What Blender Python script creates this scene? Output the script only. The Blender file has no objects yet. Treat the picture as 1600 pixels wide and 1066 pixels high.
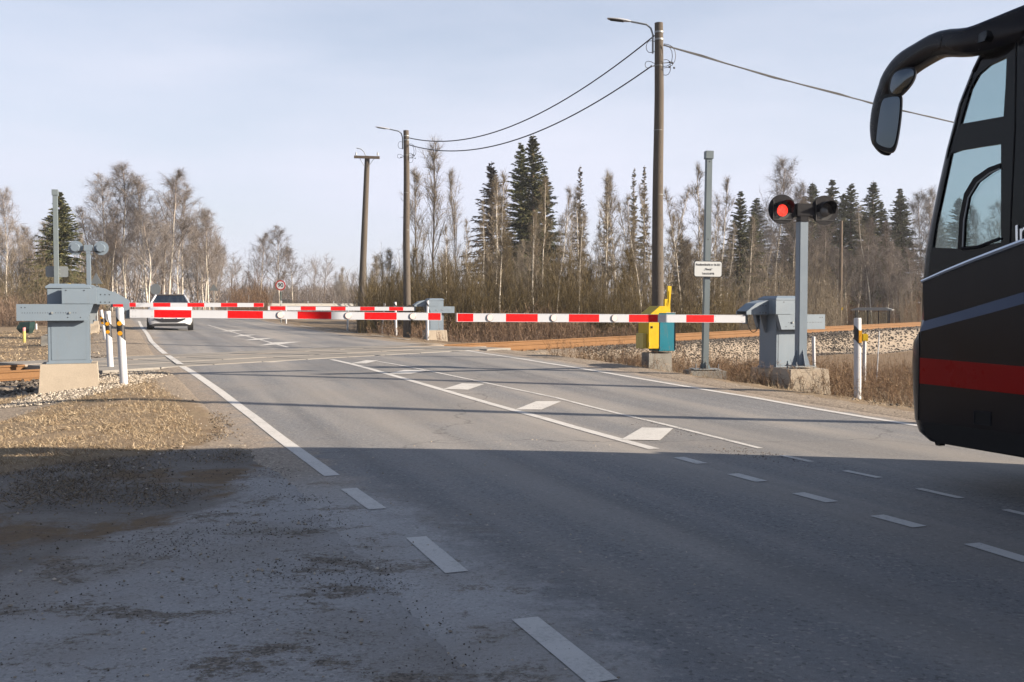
import bpy, bmesh, math, random
import numpy as np
from mathutils import Vector, Matrix
from math import sin, cos, tan, pi, radians, sqrt, exp

random.seed(7)
S = bpy.context.scene
COL = S.collection

# ---------------------------------------------------------------- camera, sky, sun
EYE = 1.4
F = 1600.0
PITCH = math.atan((533 - 474) / F)
cam_d = bpy.data.cameras.new('camera')
cam = bpy.data.objects.new('camera', cam_d)
COL.objects.link(cam)
cam.location = (0, 0, EYE)
cam.rotation_euler = (pi / 2 - PITCH, 0, 0)
cam_d.lens = 36.0
cam_d.sensor_width = 36.0
cam_d.clip_start = 0.05
cam_d.clip_end = 4000
S.camera = cam

SUN_AZ = radians(12.5)      # light travels towards -x and slightly away from the camera
SUN_EL = radians(21.8)
world = bpy.data.worlds.new('World')
S.world = world
world.use_nodes = True
wn, wl = world.node_tree.nodes, world.node_tree.links
wn.clear()
w_out = wn.new('ShaderNodeOutputWorld')
w_bg = wn.new('ShaderNodeBackground')
sky = wn.new('ShaderNodeTexSky')
sky.sky_type = 'NISHITA'
sky.sun_disc = False
sky.sun_elevation = SUN_EL
# blender: rotation 0 puts the sun at +y, growing towards +x
sky.sun_rotation = pi / 2 + SUN_AZ
sky.air_density = 1.0
sky.dust_density = 1.2
sky.ozone_density = 1.6
w_bg.inputs['Strength'].default_value = 0.056
# thin high cloud veil mixed over the clear sky
tc = wn.new('ShaderNodeTexCoord')
mp = wn.new('ShaderNodeMapping')
mp.inputs['Scale'].default_value = (1.0, 1.0, 5.0)
mp.inputs['Rotation'].default_value = (0.0, 0.15, 0.3)
nz = wn.new('ShaderNodeTexNoise')
nz.inputs['Scale'].default_value = 1.7
nz.inputs['Detail'].default_value = 6
nz.inputs['Roughness'].default_value = 0.55
mr = wn.new('ShaderNodeMapRange')
mr.inputs['From Min'].default_value = 0.3
mr.inputs['From Max'].default_value = 0.7
mr.inputs['To Min'].default_value = 0.50
mr.inputs['To Max'].default_value = 0.95
mixw = wn.new('ShaderNodeMix'); mixw.data_type = 'RGBA'
mixw.inputs[7].default_value = (5.05, 5.28, 6.2, 1)
wl.new(tc.outputs['Generated'], mp.inputs['Vector'])
wl.new(mp.outputs[0], nz.inputs['Vector'])
wl.new(nz.outputs['Fac'], mr.inputs['Value'])
sepw = wn.new('ShaderNodeSeparateXYZ'); wl.new(tc.outputs['Generated'], sepw.inputs[0])
thin = wn.new('ShaderNodeMapRange'); thin.inputs['From Min'].default_value = 0.12; thin.inputs['From Max'].default_value = 0.62
thin.inputs['To Min'].default_value = 1.12; thin.inputs['To Max'].default_value = 0.18
wl.new(sepw.outputs['Z'], thin.inputs['Value'])
mulw = wn.new('ShaderNodeMath'); mulw.operation = 'MULTIPLY'; mulw.use_clamp = True
wl.new(mr.outputs[0], mulw.inputs[0]); wl.new(thin.outputs[0], mulw.inputs[1])
wl.new(mulw.outputs[0], mixw.inputs[0])
wl.new(sky.outputs[0], mixw.inputs[6])
wl.new(mixw.outputs[2], w_bg.inputs['Color'])
wl.new(w_bg.outputs[0], w_out.inputs['Surface'])

sun_d = bpy.data.lights.new('sun', 'SUN')
sun_d.energy = 5.0
sun_d.angle = radians(0.55)
sun_d.color = (1.0, 0.86, 0.69)
sun = bpy.data.objects.new('sun', sun_d)
COL.objects.link(sun)
ldir = Vector((-cos(SUN_EL) * cos(SUN_AZ), cos(SUN_EL) * sin(SUN_AZ), -sin(SUN_EL)))
sun.rotation_euler = ldir.to_track_quat('-Z', 'Y').to_euler()
sun.location = (30, -6, 20)

S.view_settings.view_transform = 'Standard'
S.view_settings.look = 'None'
S.view_settings.gamma = 1
S.view_settings.exposure = 1.52
S.view_settings.use_curve_mapping = False
S.cycles.max_bounces = 8
S.cycles.transparent_max_bounces = 16

# ---------------------------------------------------------------- geometry of the place
TH = math.atan(605 / F)                 # road axis, left of +y
CT, ST = cos(TH), sin(TH)
def uv(x, y): return (-x * ST + y * CT, x * CT + y * ST)
def xy(u, v): return (-u * ST + v * CT, u * CT + v * ST)
ROADROT = TH                            # rotation about z that turns +y into the road axis

def ray(px, py):
    a, b = (px - 800) / F, (533 - py) / F
    return Vector((a, cos(PITCH) + b * sin(PITCH), -sin(PITCH) + b * cos(PITCH)))
def PZ(px, py, z):
    d = ray(px, py); t = (z - EYE) / d.z
    return Vector((d.x * t, d.y * t, z))
def PY(px, py, Y):
    d = ray(px, py); t = Y / d.y
    return Vector((d.x * t, Y, EYE + d.z * t))

def sm(x, a, b):
    t = np.clip((np.asarray(x, float) - a) / (b - a), 0, 1)
    return t * t * (3 - 2 * t)
def lerp(a, b, t): return a + (b - a) * t

def v_left(u): return np.interp(u, [-20, 8, 21, 43, 160], [1.69, 1.62, 1.12, 0.85, -1.0])
def v_right(u): return np.interp(u, [-20, 12, 26, 45, 160], [8.50, 8.48, 8.3, 8.6, 9.5])

def road_z(u, v):
    u = np.asarray(u, float); v = np.asarray(v, float)
    z = sm(u, 10, 21) * 0.175
    tilt = 0.20 - 0.037 * np.clip(v, -3, 11)
    z = z + sm(u, 25, 39) * tilt * (1 - 0.6 * sm(u, 55, 90)) + sm(u, 50, 130) * 0.45
    return z

# railway: near rail passes through R0 in direction RT; w is measured away from the camera
R0 = np.array([-9.13, 18.3]); RA = radians(38.0)
RT = np.array([sin(RA), cos(RA)]); RN = np.array([-cos(RA), sin(RA)])
RAIL_TOP = 0.19
GAUGE = 1.60
def rail_sw(x, y):
    dx, dy = x - R0[0], y - R0[1]
    return dx * RT[0] + dy * RT[1], dx * RN[0] + dy * RN[1]
def rail_xy(s, w): return (R0[0] + s * RT[0] + w * RN[0], R0[1] + s * RT[1] + w * RN[1])

def hnoise(x, y, f, seed=0):
    r = np.random.RandomState(seed)
    out = 0
    for k in range(5):
        a = r.uniform(0, 2 * pi); ff = f * r.uniform(0.6, 1.7); p = r.uniform(0, 6.28)
        out = out + np.sin((x * cos(a) + y * sin(a)) * ff + p + 1.3 * np.sin((x * sin(a) - y * cos(a)) * ff * 0.7 + p))
    return out / 5

def ground_z(x, y):
    x = np.asarray(x, float); y = np.asarray(y, float)
    u, v = uv(x, y)
    rz = road_z(u, v)
    vl, vr = v_left(u), v_right(u)
    # open land
    far = sm(y, 45, 150) * 0.55
    left = -0.02 + far + 0.05 * hnoise(x, y, 0.8, 3) + sm(u, 22, 36) * 0.12
    e = v - vr
    right_near = -0.05 - 0.12 * sm(e, 1.2, 2.6) - 0.38 * sm(e, 2.6, 4.6) - 0.5 * sm(e, 6, 12)
    right_far = 0.0 - 0.25 * sm(e, 2, 5) - 0.7 * sm(e, 8, 26) * (1 - sm(y, 120, 200))
    right = lerp(right_near, right_far, sm(u, 28, 36)) + far * 0.5 + 0.04 * hnoise(x, y, 0.9, 5)
    dl = vl - v
    left = left - 0.09 * sm(u, 11, 14) * (1 - sm(u, 19, 24)) * sm(v_left(u) - v, 0.6, 1.6)
    land = np.where(v < 5, left, right)
    # blend between the road and the land
    kl = np.where(v < 5, sm(dl, 1.0, 4.0), sm(e, 1.0, 2.2))
    # apron: flat in front of u<11 on the left
    kl = np.where((v < 5), kl * sm(u, 5, 13), kl)
    z = lerp(rz, land, kl)
    # railway bed
    s, w = rail_sw(x, y)
    c = w - GAUGE / 2
    bed = RAIL_TOP - 0.20 - sm(np.abs(c), 1.75, 3.7) * 1.0
    offroad = np.where(v < 5, sm(dl, 1.6, 2.2), sm(e, 1.7, 2.4))
    ztrack = np.maximum(z, bed)
    ztrack = np.where(np.abs(c) < 1.8, bed, ztrack)
    z = lerp(z, ztrack, offroad)
    # keep below the road sheet
    on = (1 - sm(dl, 0.15, 0.5)) * (1 - sm(e, 0.2, 0.55))
    z = z - 0.06 * on
    deck = (1 - sm(np.abs(c), 2.1, 2.4)) * (1 - offroad)
    z = z - 0.30 * deck
    return z
def gz(x, y): return float(ground_z(x, y))
def G(px, py):
    z = 0.0
    for _ in range(40):
        p = PZ(px, py, z); z = 0.5 * z + 0.5 * gz(p.x, p.y)
    return Vector((p.x, p.y, z))
def RG(px, py, dz=0.0):
    z = 0.0
    for _ in range(40):
        p = PZ(px, py, z + dz); z = 0.5 * z + 0.5 * float(road_z(*uv(p.x, p.y)))
    return Vector((p.x, p.y, z + dz))

# ---------------------------------------------------------------- tagging and objects
def tag(o, label=None, cat=None, group=None, kind=None):
    if label: o['label'] = label
    if cat: o['category'] = cat
    if group: o['group'] = group
    if kind: o['kind'] = kind
    return o
def empty(name, loc=(0, 0, 0), rz=0.0, label=None, cat=None, group=None, kind=None):
    o = bpy.data.objects.new(name, None); COL.objects.link(o)
    o.location = loc; o.rotation_euler = (0, 0, rz); o.empty_display_size = 0.2
    return tag(o, label, cat, group, kind)
def copy_tree(o, parent=None):
    c = o.copy(); COL.objects.link(c)
    if parent is not None: c.parent = parent
    for ch in list(o.children): copy_tree(ch, c)
    return c
JOINED = {'bolt_holes', 'bolt_heads', 'plate_bolts', 'holder_bolts', 'screws', 'peg_holes', 'pole_holes', 'cable_loops', 'connectors', 'connector_stub'}
def link_mesh(name, me, mat=None, parent=None, loc=None):
    o = bpy.data.objects.new(name, me); COL.objects.link(o)
    if name in JOINED: o['kind'] = 'stuff'
    if mat is not None and len(me.materials) == 0: me.materials.append(mat)
    if parent is not None: o.parent = parent
    if loc is not None: o.location = loc
    return o

class MB:
    """collects shapes, then makes one mesh object"""
    def __init__(self): self.v = []; self.f = []; self.sm = False
    def add(self, vs, fs):
        n = len(self.v)
        self.v += [tuple(p) for p in vs]
        self.f += [tuple(i + n for i in f) for f in fs]
        return self
    def box(self, x0, x1, y0, y1, z0, z1, bev=0.0, M=None):
        if bev <= 0:
            vs = [(x, y, z) for z in (z0, z1) for y in (y0, y1) for x in (x0, x1)]
            fs = [(0, 2, 3, 1), (4, 5, 7, 6), (0, 1, 5, 4), (2, 6, 7, 3), (0, 4, 6, 2), (1, 3, 7, 5)]
            if M is not None: vs = [M @ Vector(p) for p in vs]
            return self.add(vs, fs)
        bm = bmesh.new()
        bmesh.ops.create_cube(bm, size=1)
        for w in bm.verts:
            w.co = Vector((lerp(x0, x1, w.co.x + .5), lerp(y0, y1, w.co.y + .5), lerp(z0, z1, w.co.z + .5)))
        bmesh.ops.bevel(bm, geom=list(bm.edges), offset=bev, segments=2, affect='EDGES')
        return self.addbm(bm, M)
    def addbm(self, bm, M=None):
        bm.verts.index_update()
        vs = [(M @ w.co) if M is not None else w.co.copy() for w in bm.verts]
        fs = [[w.index for w in f.verts] for f in bm.faces]
        bm.free()
        return self.add(vs, fs)
    def frustum(self, b, t, z0, z1):
        """b and t = (x0,x1,y0,y1) at the bottom and the top"""
        vs = [(x, y, z0) for y in b[2:] for x in b[:2]] + [(x, y, z1) for y in t[2:] for x in t[:2]]
        fs = [(0, 2, 3, 1), (4, 5, 7, 6), (0, 1, 5, 4), (2, 6, 7, 3), (0, 4, 6, 2), (1, 3, 7, 5)]
        return self.add(vs, fs)
    def tube(self, pts, rad, n=8, cap=True, flat=1.0):
        pts = [Vector(p) for p in pts]
        if not hasattr(rad, '__len__'): rad = [rad] * len(pts)
        vs, fs = [], []
        prev = None
        for i, p in enumerate(pts):
            t = (pts[min(i + 1, len(pts) - 1)] - pts[max(i - 1, 0)]).normalized()
            if prev is None:
                a = t.orthogonal().normalized()
            else:
                a = (prev - t * prev.dot(t)).normalized()
            prev = a; b = t.cross(a)
            for k in range(n):
                q = 2 * pi * k / n
                vs.append(p + (a * cos(q) + b * sin(q) * flat) * rad[i])
        for i in range(len(pts) - 1):
            for k in range(n):
                k2 = (k + 1) % n
                fs.append((i * n + k, i * n + k2, (i + 1) * n + k2, (i + 1) * n + k))
        if cap:
            fs.append(tuple(reversed(range(n)))); fs.append(tuple(range((len(pts) - 1) * n, len(pts) * n)))
        return self.add(vs, fs)
    def cyl(self, p0, p1, r, n=16, r1=None):
        return self.tube([p0, p1], [r, r if r1 is None else r1], n)
    def prism(self, poly, y0, y1, axis='y'):
        """poly of (a,z) pairs, extruded along the other horizontal axis"""
        n = len(poly)
        if axis == 'y':
            vs = [(a, y0, z) for a, z in poly] + [(a, y1, z) for a, z in poly]
        elif axis == 'x':
            vs = [(y0, a, z) for a, z in poly] + [(y1, a, z) for a, z in poly]
        else:
            vs = [(a, b, y0) for a, b in poly] + [(a, b, y1) for a, b in poly]
        fs = [tuple(range(n)), tuple(reversed(range(n, 2 * n)))]
        fs += [(i, i + n, (i + 1) % n + n, (i + 1) % n) for i in range(n)]
        return self.add(vs, fs)
    def sphere(self, c, r, n=10, sc=(1, 1, 1)):
        bm = bmesh.new(); bmesh.ops.create_uvsphere(bm, u_segments=n, v_segments=max(5, n // 2), radius=r)
        return self.addbm(bm, Matrix.Translation(c) @ Matrix.Diagonal((*sc, 1)))
    def xform(self, M):
        self.v = [tuple(M @ Vector(p)) for p in self.v]; return self
    def mesh(self, name, mat=None, smooth=False):
        me = bpy.data.meshes.new(name)
        me.from_pydata(self.v, [], self.f)
        bm = bmesh.new(); bm.from_mesh(me)
        bmesh.ops.delete(bm, geom=[w for w in bm.verts if not w.link_faces], context='VERTS')
        bmesh.ops.recalc_face_normals(bm, faces=bm.faces)
        bm.to_mesh(me); bm.free()
        if mat is not None: me.materials.append(mat)
        if smooth:
            me.polygons.foreach_set('use_smooth', [True] * len(me.polygons))
            try: me.set_sharp_from_angle(angle=radians(35))
            except Exception: pass
        me.update()
        return me
    def build(self, name, mat, parent=None, smooth=False, loc=None):
        return link_mesh(name, self.mesh(name, mat, smooth), None, parent, loc)

def np_mesh(name, verts, faces, mat=None, smooth=False):
    """verts (n,3), faces (m,k) arrays"""
    verts = np.asarray(verts, np.float32); faces = np.asarray(faces, np.int32)
    me = bpy.data.meshes.new(name)
    m, k = faces.shape
    me.vertices.add(len(verts)); me.vertices.foreach_set('co', verts.ravel())
    me.loops.add(m * k); me.loops.foreach_set('vertex_index', faces.ravel())
    me.polygons.add(m)
    me.polygons.foreach_set('loop_start', np.arange(0, m * k, k, dtype=np.int32))
    me.polygons.foreach_set('loop_total', np.full(m, k, np.int32))
    me.polygons.foreach_set('use_smooth', np.full(m, smooth, bool))
    me.update(calc_edges=True)
    if mat is not None: me.materials.append(mat)
    return me
def join_faces(parts):
    """parts = [(verts, faces)] with equal face size"""
    vs, fs, n = [], [], 0
    for v, f in parts:
        vs.append(v); fs.append(f + n); n += len(v)
    return np.concatenate(vs), np.concatenate(fs)

def plate(outer, holes, thick, name, mat, bev=0.0, parent=None):
    """flat plate with holes in the local xz plane, thickness along y (0..thick)"""
    cu = bpy.data.curves.new(name, 'CURVE'); cu.dimensions = '2D'; cu.fill_mode = 'BOTH'
    cu.extrude = thick / 2
    for poly in [outer] + list(holes):
        sp = cu.splines.new('POLY'); sp.points.add(len(poly) - 1)
        for q, (a, b) in zip(sp.points, poly): q.co = (a, b, 0, 1)
        sp.use_cyclic_u = True
    tmp = bpy.data.objects.new('tmp', cu); COL.objects.link(tmp)
    dg = bpy.context.evaluated_depsgraph_get()
    me = bpy.data.meshes.new_from_object(tmp.evaluated_get(dg))
    bpy.data.objects.remove(tmp)
    me.transform(Matrix(((1, 0, 0, 0), (0, 0, -1, thick / 2), (0, 1, 0, 0), (0, 0, 0, 1))))
    me.name = name
    me.materials.clear(); me.materials.append(mat)
    return link_mesh(name, me, None, parent)

def text_mesh(txt, size, name, mat, parent, M, align='CENTER', extrude=0.0015, bold=0.0, shear=0.0, space=1.0):
    cu = bpy.data.curves.new(name, 'FONT'); cu.body = txt; cu.size = size
    cu.align_x = align; cu.align_y = 'CENTER'; cu.extrude = extrude; cu.offset = bold; cu.shear = shear
    cu.space_character = space; cu.resolution_u = 3
    tmp = bpy.data.objects.new('tmp', cu); COL.objects.link(tmp)
    dg = bpy.context.evaluated_depsgraph_get()
    me = bpy.data.meshes.new_from_object(tmp.evaluated_get(dg))
    bpy.data.objects.remove(tmp)
    me.transform(M); me.materials.clear(); me.materials.append(mat); me.name = name
    return link_mesh(name, me, None, parent)

# ---------------------------------------------------------------- materials
class NT:
    def __init__(self, name):
        self.m = bpy.data.materials.new(name); self.m.use_nodes = True
        self.t = self.m.node_tree; self.t.nodes.clear()
        self.out = self.n('ShaderNodeOutputMaterial')
        self.b = self.n('ShaderNodeBsdfPrincipled')
        self.l(self.b.outputs[0], self.out.inputs['Surface'])
    def n(self, ty, **kw):
        x = self.t.nodes.new(ty)
        for k, v in kw.items(): setattr(x, k, v)
        return x
    def l(self, a, b): self.t.links.new(a, b)
    def s(self, **kw):
        for k, v in kw.items():
            self.b.inputs[k.replace('_', ' ')].default_value = v
        return self
    def coord(self, kind='Object'):
        return self.n('ShaderNodeTexCoord').outputs[kind]
    def geo(self, k='Position'): return self.n('ShaderNodeNewGeometry').outputs[k]
    def noise(self, scale, detail=4, rough=0.6, vec=None, stretch=None, dist=0.0):
        x = self.n('ShaderNodeTexNoise')
        x.inputs['Scale'].default_value = scale; x.inputs['Detail'].default_value = detail
        x.inputs['Roughness'].default_value = rough; x.inputs['Distortion'].default_value = dist
        vec = vec if vec is not None else self.coord()
        if stretch:
            m = self.n('ShaderNodeMapping'); m.inputs['Scale'].default_value = stretch
            self.l(vec, m.inputs['Vector']); vec = m.outputs[0]
        self.l(vec, x.inputs['Vector'])
        return x.outputs['Fac']
    def vor(self, scale, vec=None, feature='F1', out='Distance'):
        x = self.n('ShaderNodeTexVoronoi', feature=feature); x.inputs['Scale'].default_value = scale
        self.l(vec if vec is not None else self.coord(), x.inputs['Vector'])
        return x.outputs[out]
    def ramp(self, fac, stops):
        r = self.n('ShaderNodeValToRGB')
        e = r.color_ramp.elements
        while len(e) < len(stops): e.new(0.5)
        for q, (p, c) in zip(e, stops):
            q.position = p; q.color = c if len(c) == 4 else (*c, 1)
        self.l(fac, r.inputs[0]); return r.outputs[0]
    def mr(self, fac, a, b, c=0.0, d=1.0, smooth=False):
        x = self.n('ShaderNodeMapRange')
        if smooth: x.interpolation_type = 'SMOOTHSTEP'
        for i, v in enumerate((a, b, c, d)): x.inputs[i + 1].default_value = v
        self.l(fac, x.inputs[0]); return x.outputs[0]
    def math(self, op, a, b=None):
        x = self.n('ShaderNodeMath', operation=op)
        for i, q in enumerate((a, b)):
            if q is None: continue
            if isinstance(q, (int, float)): x.inputs[i].default_value = q
            else: self.l(q, x.inputs[i])
        return x.outputs[0]
    def mix(self, f, a, b, blend='MIX'):
        x = self.n('ShaderNodeMix', data_type='RGBA', blend_type=blend)
        for i, q in ((0, f), (6, a), (7, b)):
            if isinstance(q, (int, float)): x.inputs[i].default_value = q
            elif isinstance(q, tuple): x.inputs[i].default_value = q if len(q) == 4 else (*q, 1)
            else: self.l(q, x.inputs[i])
        return x.outputs[2]
    def color(self, c): self.l(c, self.b.inputs['Base Color']); return self
    def bump(self, h, strength=0.4, dist=0.02, prev=None):
        x = self.n('ShaderNodeBump'); x.inputs['Strength'].default_value = strength
        x.inputs['Distance'].default_value = dist; self.l(h, x.inputs['Height'])
        if prev is not None: self.l(prev, x.inputs['Normal'])
        self.l(x.outputs[0], self.b.inputs['Normal']); return x.outputs[0]

def paint(name, c, rough=0.45, metal=0.0, var=0.12, dirt=0.25, dcol=(0.16, 0.13, 0.10), scale=3.0, spec=0.5, low=0.0):
    """painted or plain surface with slight mottling, dust and streaks"""
    t = NT(name)
    v1 = t.noise(scale, 6, 0.65)
    v2 = t.noise(scale * 4, 5, 0.7, stretch=(1, 1, 0.25))
    a = tuple(x * (1 - var) for x in c); b = tuple(min(1, x * (1 + var)) for x in c)
    base = t.mix(v1, a, b)
    d = t.mr(v2, 0.52, 0.78, 0, dirt)
    base = t.mix(d, base, dcol)
    t.color(base)
    r = t.mr(v1, 0.2, 0.8, max(0.03, rough - 0.08), min(1, rough + 0.12))
    t.l(r, t.b.inputs['Roughness'])
    t.s(Metallic=metal, Specular_IOR_Level=spec)
    t.bump(v2, 0.12, 0.004)
    return t.m

M = {}
M['grey_paint'] = paint('grey_paint', (0.128, 0.165, 0.205), 0.42, 0, 0.07, 0.16)
M['grey_dark'] = paint('grey_dark', (0.16, 0.18, 0.20), 0.5)
M['galvanised'] = paint('galvanised', (0.22, 0.235, 0.24), 0.5, 0.35, 0.12, 0.2)
M['post_grey'] = paint('post_grey', (0.125, 0.155, 0.17), 0.5, 0.1, 0.12, 0.3, (0.2, 0.2, 0.17), 4)
M['red_paint'] = paint('red_paint', (0.40, 0.0012, 0.003), 0.55, 0, 0.08, 0.10, (0.25, 0.05, 0.045), 2.0, spec=0.12)
M['white_paint'] = paint('white_paint', (0.335, 0.35, 0.385), 0.5, 0, 0.05, 0.22, (0.27, 0.24, 0.21), 2.0, spec=0.25)
M['reflector_white'] = paint('reflector_white', (0.52, 0.42, 0.41), 0.35, 0, 0.05, 0.05)
M['yellow_paint'] = paint('yellow_paint', (0.46, 0.31, 0.004), 0.5, 0, 0.12, 0.5, (0.17, 0.09, 0.03), 5, spec=0.25)
M['teal_paint'] = paint('teal_paint', (0.0, 0.115, 0.165), 0.5, 0, 0.12, 0.5, (0.12, 0.09, 0.06), 4, spec=0.25)
M['black_plastic'] = paint('black_plastic', (0.012, 0.012, 0.015), 0.42, 0, 0.2, 0.05)
M['charcoal'] = paint('charcoal', (0.009, 0.009, 0.012), 0.5, 0, 0.15, 0.05, (0.03, 0.03, 0.03), spec=0.12)
M['rubber'] = paint('rubber', (0.02, 0.02, 0.02), 0.8, 0, 0.2, 0.3, (0.07, 0.06, 0.05))
M['amber'] = paint('amber', (0.60, 0.28, 0.005), 0.3, 0, 0.05, 0.0)
M['sign_white'] = paint('sign_white', (0.50, 0.52, 0.52), 0.4, 0, 0.03, 0.08, (0.4, 0.4, 0.38))
M['sign_back'] = paint('sign_back', (0.17, 0.19, 0.20), 0.45, 0.3, 0.1, 0.2)
M['green_plastic'] = paint('green_plastic', (0.006, 0.028, 0.026), 0.5)
M['pink_paint'] = paint('pink_paint', (0.5, 0.2, 0.2), 0.6)
M['old_yellow'] = paint('old_yellow', (0.42, 0.34, 0.09), 0.6, 0, 0.2, 0.4)
M['cable'] = paint('cable', (0.02, 0.02, 0.022), 0.6)
M['chrome'] = paint('chrome', (0.62, 0.63, 0.66), 0.18, 0.9, 0.05, 0.05)

def concrete(name, c, scale=4.0, dirt=0.5, dcol=(0.13, 0.11, 0.09)):
    t = NT(name)
    n1 = t.noise(scale, 8, 0.7); n2 = t.noise(scale * 22, 3, 0.6); n3 = t.noise(scale * 0.6, 3, 0.5, stretch=(1, 1, 0.3))
    v = t.vor(scale * 9)
    base = t.mix(n1, tuple(x * 0.75 for x in c), tuple(x * 1.2 for x in c))
    base = t.mix(t.mr(n2, 0.45, 0.75, 0, 0.35), base, tuple(x * 0.55 for x in c))
    base = t.mix(t.mr(n3, 0.5, 0.75, 0, dirt), base, dcol)
    base = t.mix(t.mr(v, 0.0, 0.09, 0.6, 0.0), base, tuple(x * 0.35 for x in c))
    t.color(base).s(Roughness=0.9, Specular_IOR_Level=0.2)
    t.bump(n2, 0.35, 0.006, t.bump(n1, 0.3, 0.02))
    return t.m
M['concrete'] = concrete('concrete', (0.32, 0.275, 0.22), 3.0, 0.3, (0.25, 0.20, 0.15))
M['concrete_old'] = concrete('concrete_old', (0.21, 0.205, 0.19), 3.0, 0.5)
M['concrete_pole'] = concrete('concrete_pole', (0.090, 0.076, 0.063), 1.6, 0.5, (0.045, 0.038, 0.032))
M['wood_pole'] = concrete('wood_pole', (0.11, 0.085, 0.063), 2.0, 0.4, (0.08, 0.06, 0.05))
M['deck'] = concrete('deck', (0.215, 0.20, 0.18), 1.1, 0.5, (0.13, 0.115, 0.10))

def rust():
    t = NT('rusty_steel')
    n = t.noise(2.5, 7, 0.7); n2 = t.noise(30, 3)
    t.color(t.mix(t.mr(n2, .4, .8, 0, .4), t.mix(n, (0.120, 0.060, 0.026), (0.190, 0.105, 0.048)), (0.08, 0.043, 0.024)))
    t.s(Roughness=0.85, Specular_IOR_Level=0.2); t.bump(n2, 0.2, 0.003)
    return t.m
M['rust'] = rust()
M['rail_dusty'] = paint('rail_dusty', (0.21, 0.17, 0.135), 0.5, 0.3, 0.15, 0.4, (0.2, 0.17, 0.14))
M['rail_top'] = paint('rail_top', (0.42, 0.36, 0.32), 0.32, 0.85, 0.1, 0.3, (0.3, 0.16, 0.07))

M['galv_bright'] = paint('galv_bright', (0.34, 0.33, 0.31), 0.5, 0.2, 0.08, 0.15)
def asph_far():
    t = NT('asphalt_far'); n = t.noise(0.5, 4, 0.6, t.geo('Position'))
    t.color(t.mix(n, (0.12, 0.115, 0.11), (0.18, 0.165, 0.15))).s(Roughness=0.85); return t.m
M['asphalt_far'] = asph_far()
def glass(name, tint, tr, rough=0.03, refl=1.0):
    """thin pane: tinted see-through with mirror reflection growing at grazing angles"""
    t = NT(name)
    tb = t.n('ShaderNodeBsdfTransparent'); tb.inputs[0].default_value = (*tint, 1)
    gb = t.n('ShaderNodeBsdfGlossy'); gb.inputs['Roughness'].default_value = rough
    lw = t.n('ShaderNodeLayerWeight'); lw.inputs[0].default_value = 0.5
    f = t.math('MULTIPLY', t.math('POWER', lw.outputs['Facing'], 4.0), 0.9 * refl)
    f = t.math('ADD', f, 0.03 + tr)
    mx = t.n('ShaderNodeMixShader'); t.l(f, mx.inputs[0]); t.l(tb.outputs[0], mx.inputs[1]); t.l(gb.outputs[0], mx.inputs[2])
    t.l(mx.outputs[0], t.out.inputs['Surface']); return t.m
M['glass_grey'] = glass('glass_grey', (0.75, 0.8, 0.8), 0.12)
M['glass_bus'] = glass('glass_bus', (0.73, 0.81, 0.82), 0.04, 0.02, 1.2)
M['glass_dark'] = glass('glass_dark', (0.16, 0.2, 0.22), 0.03, 0.02, 1.0)
M['mirror'] = paint('mirror', (0.085, 0.10, 0.115), 0.03, 1.0, 0.02, 0.02)
M['glass_car'] = glass('glass_car', (0.16, 0.2, 0.24), 0.10, 0.04, 1.0)
# ---------------------------------------------------------------- ground materials
def apron_color(t, pos):
    fine = t.noise(120, 3, 0.75, pos); mid = t.noise(22, 6, 0.78, pos); n_b = t.noise(0.8, 5, 0.6, pos)
    cell = t.vor(75, pos, out='Color'); gs = t.n('ShaderNodeSeparateColor'); t.l(cell, gs.inputs[0])
    a = t.mix(t.mr(fine, 0.3, 0.7), (0.20, 0.197, 0.198), (0.35, 0.34, 0.33))
    a = t.mix(t.mr(gs.outputs[0], 0.80, 0.95, 0, 0.55), a, (0.42, 0.40, 0.38))
    a = t.mix(t.mr(gs.outputs[1], 0.80, 0.95, 0, 0.6), a, (0.085, 0.072, 0.062))
    a = t.mix(t.mr(n_b, 0.35, 0.65, 0, 0.55, True), a, (0.31, 0.305, 0.305))
    sx = t.noise(1.9, 9, 0.72, pos, stretch=(0.8, 1.3, 1), dist=0.15)
    a = t.mix(t.mr(t.noise(0.45, 4, 0.6, pos), 0.42, 0.62, 0, 0.6, True), a, t.mix(fine, (0.115, 0.10, 0.088), (0.26, 0.235, 0.21)))
    # broken top layer: irregular pockets full of brown crumbs
    pk = t.math('ADD', sx, t.math('MULTIPLY', t.math('SUBTRACT', mid, 0.5), 0.42))
    pk = t.math('ADD', pk, t.math('MULTIPLY', t.math('SUBTRACT', fine, 0.5), 0.22))
    pocket = t.mr(pk, 0.545, 0.60, 0, 1, True)
    pcol = t.mix(gs.outputs[2], (0.065, 0.053, 0.043), (0.20, 0.17, 0.14))
    a = t.mix(t.math('MULTIPLY', pocket, 0.9), a, pcol)
    return a, pocket, fine, mid
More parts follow.
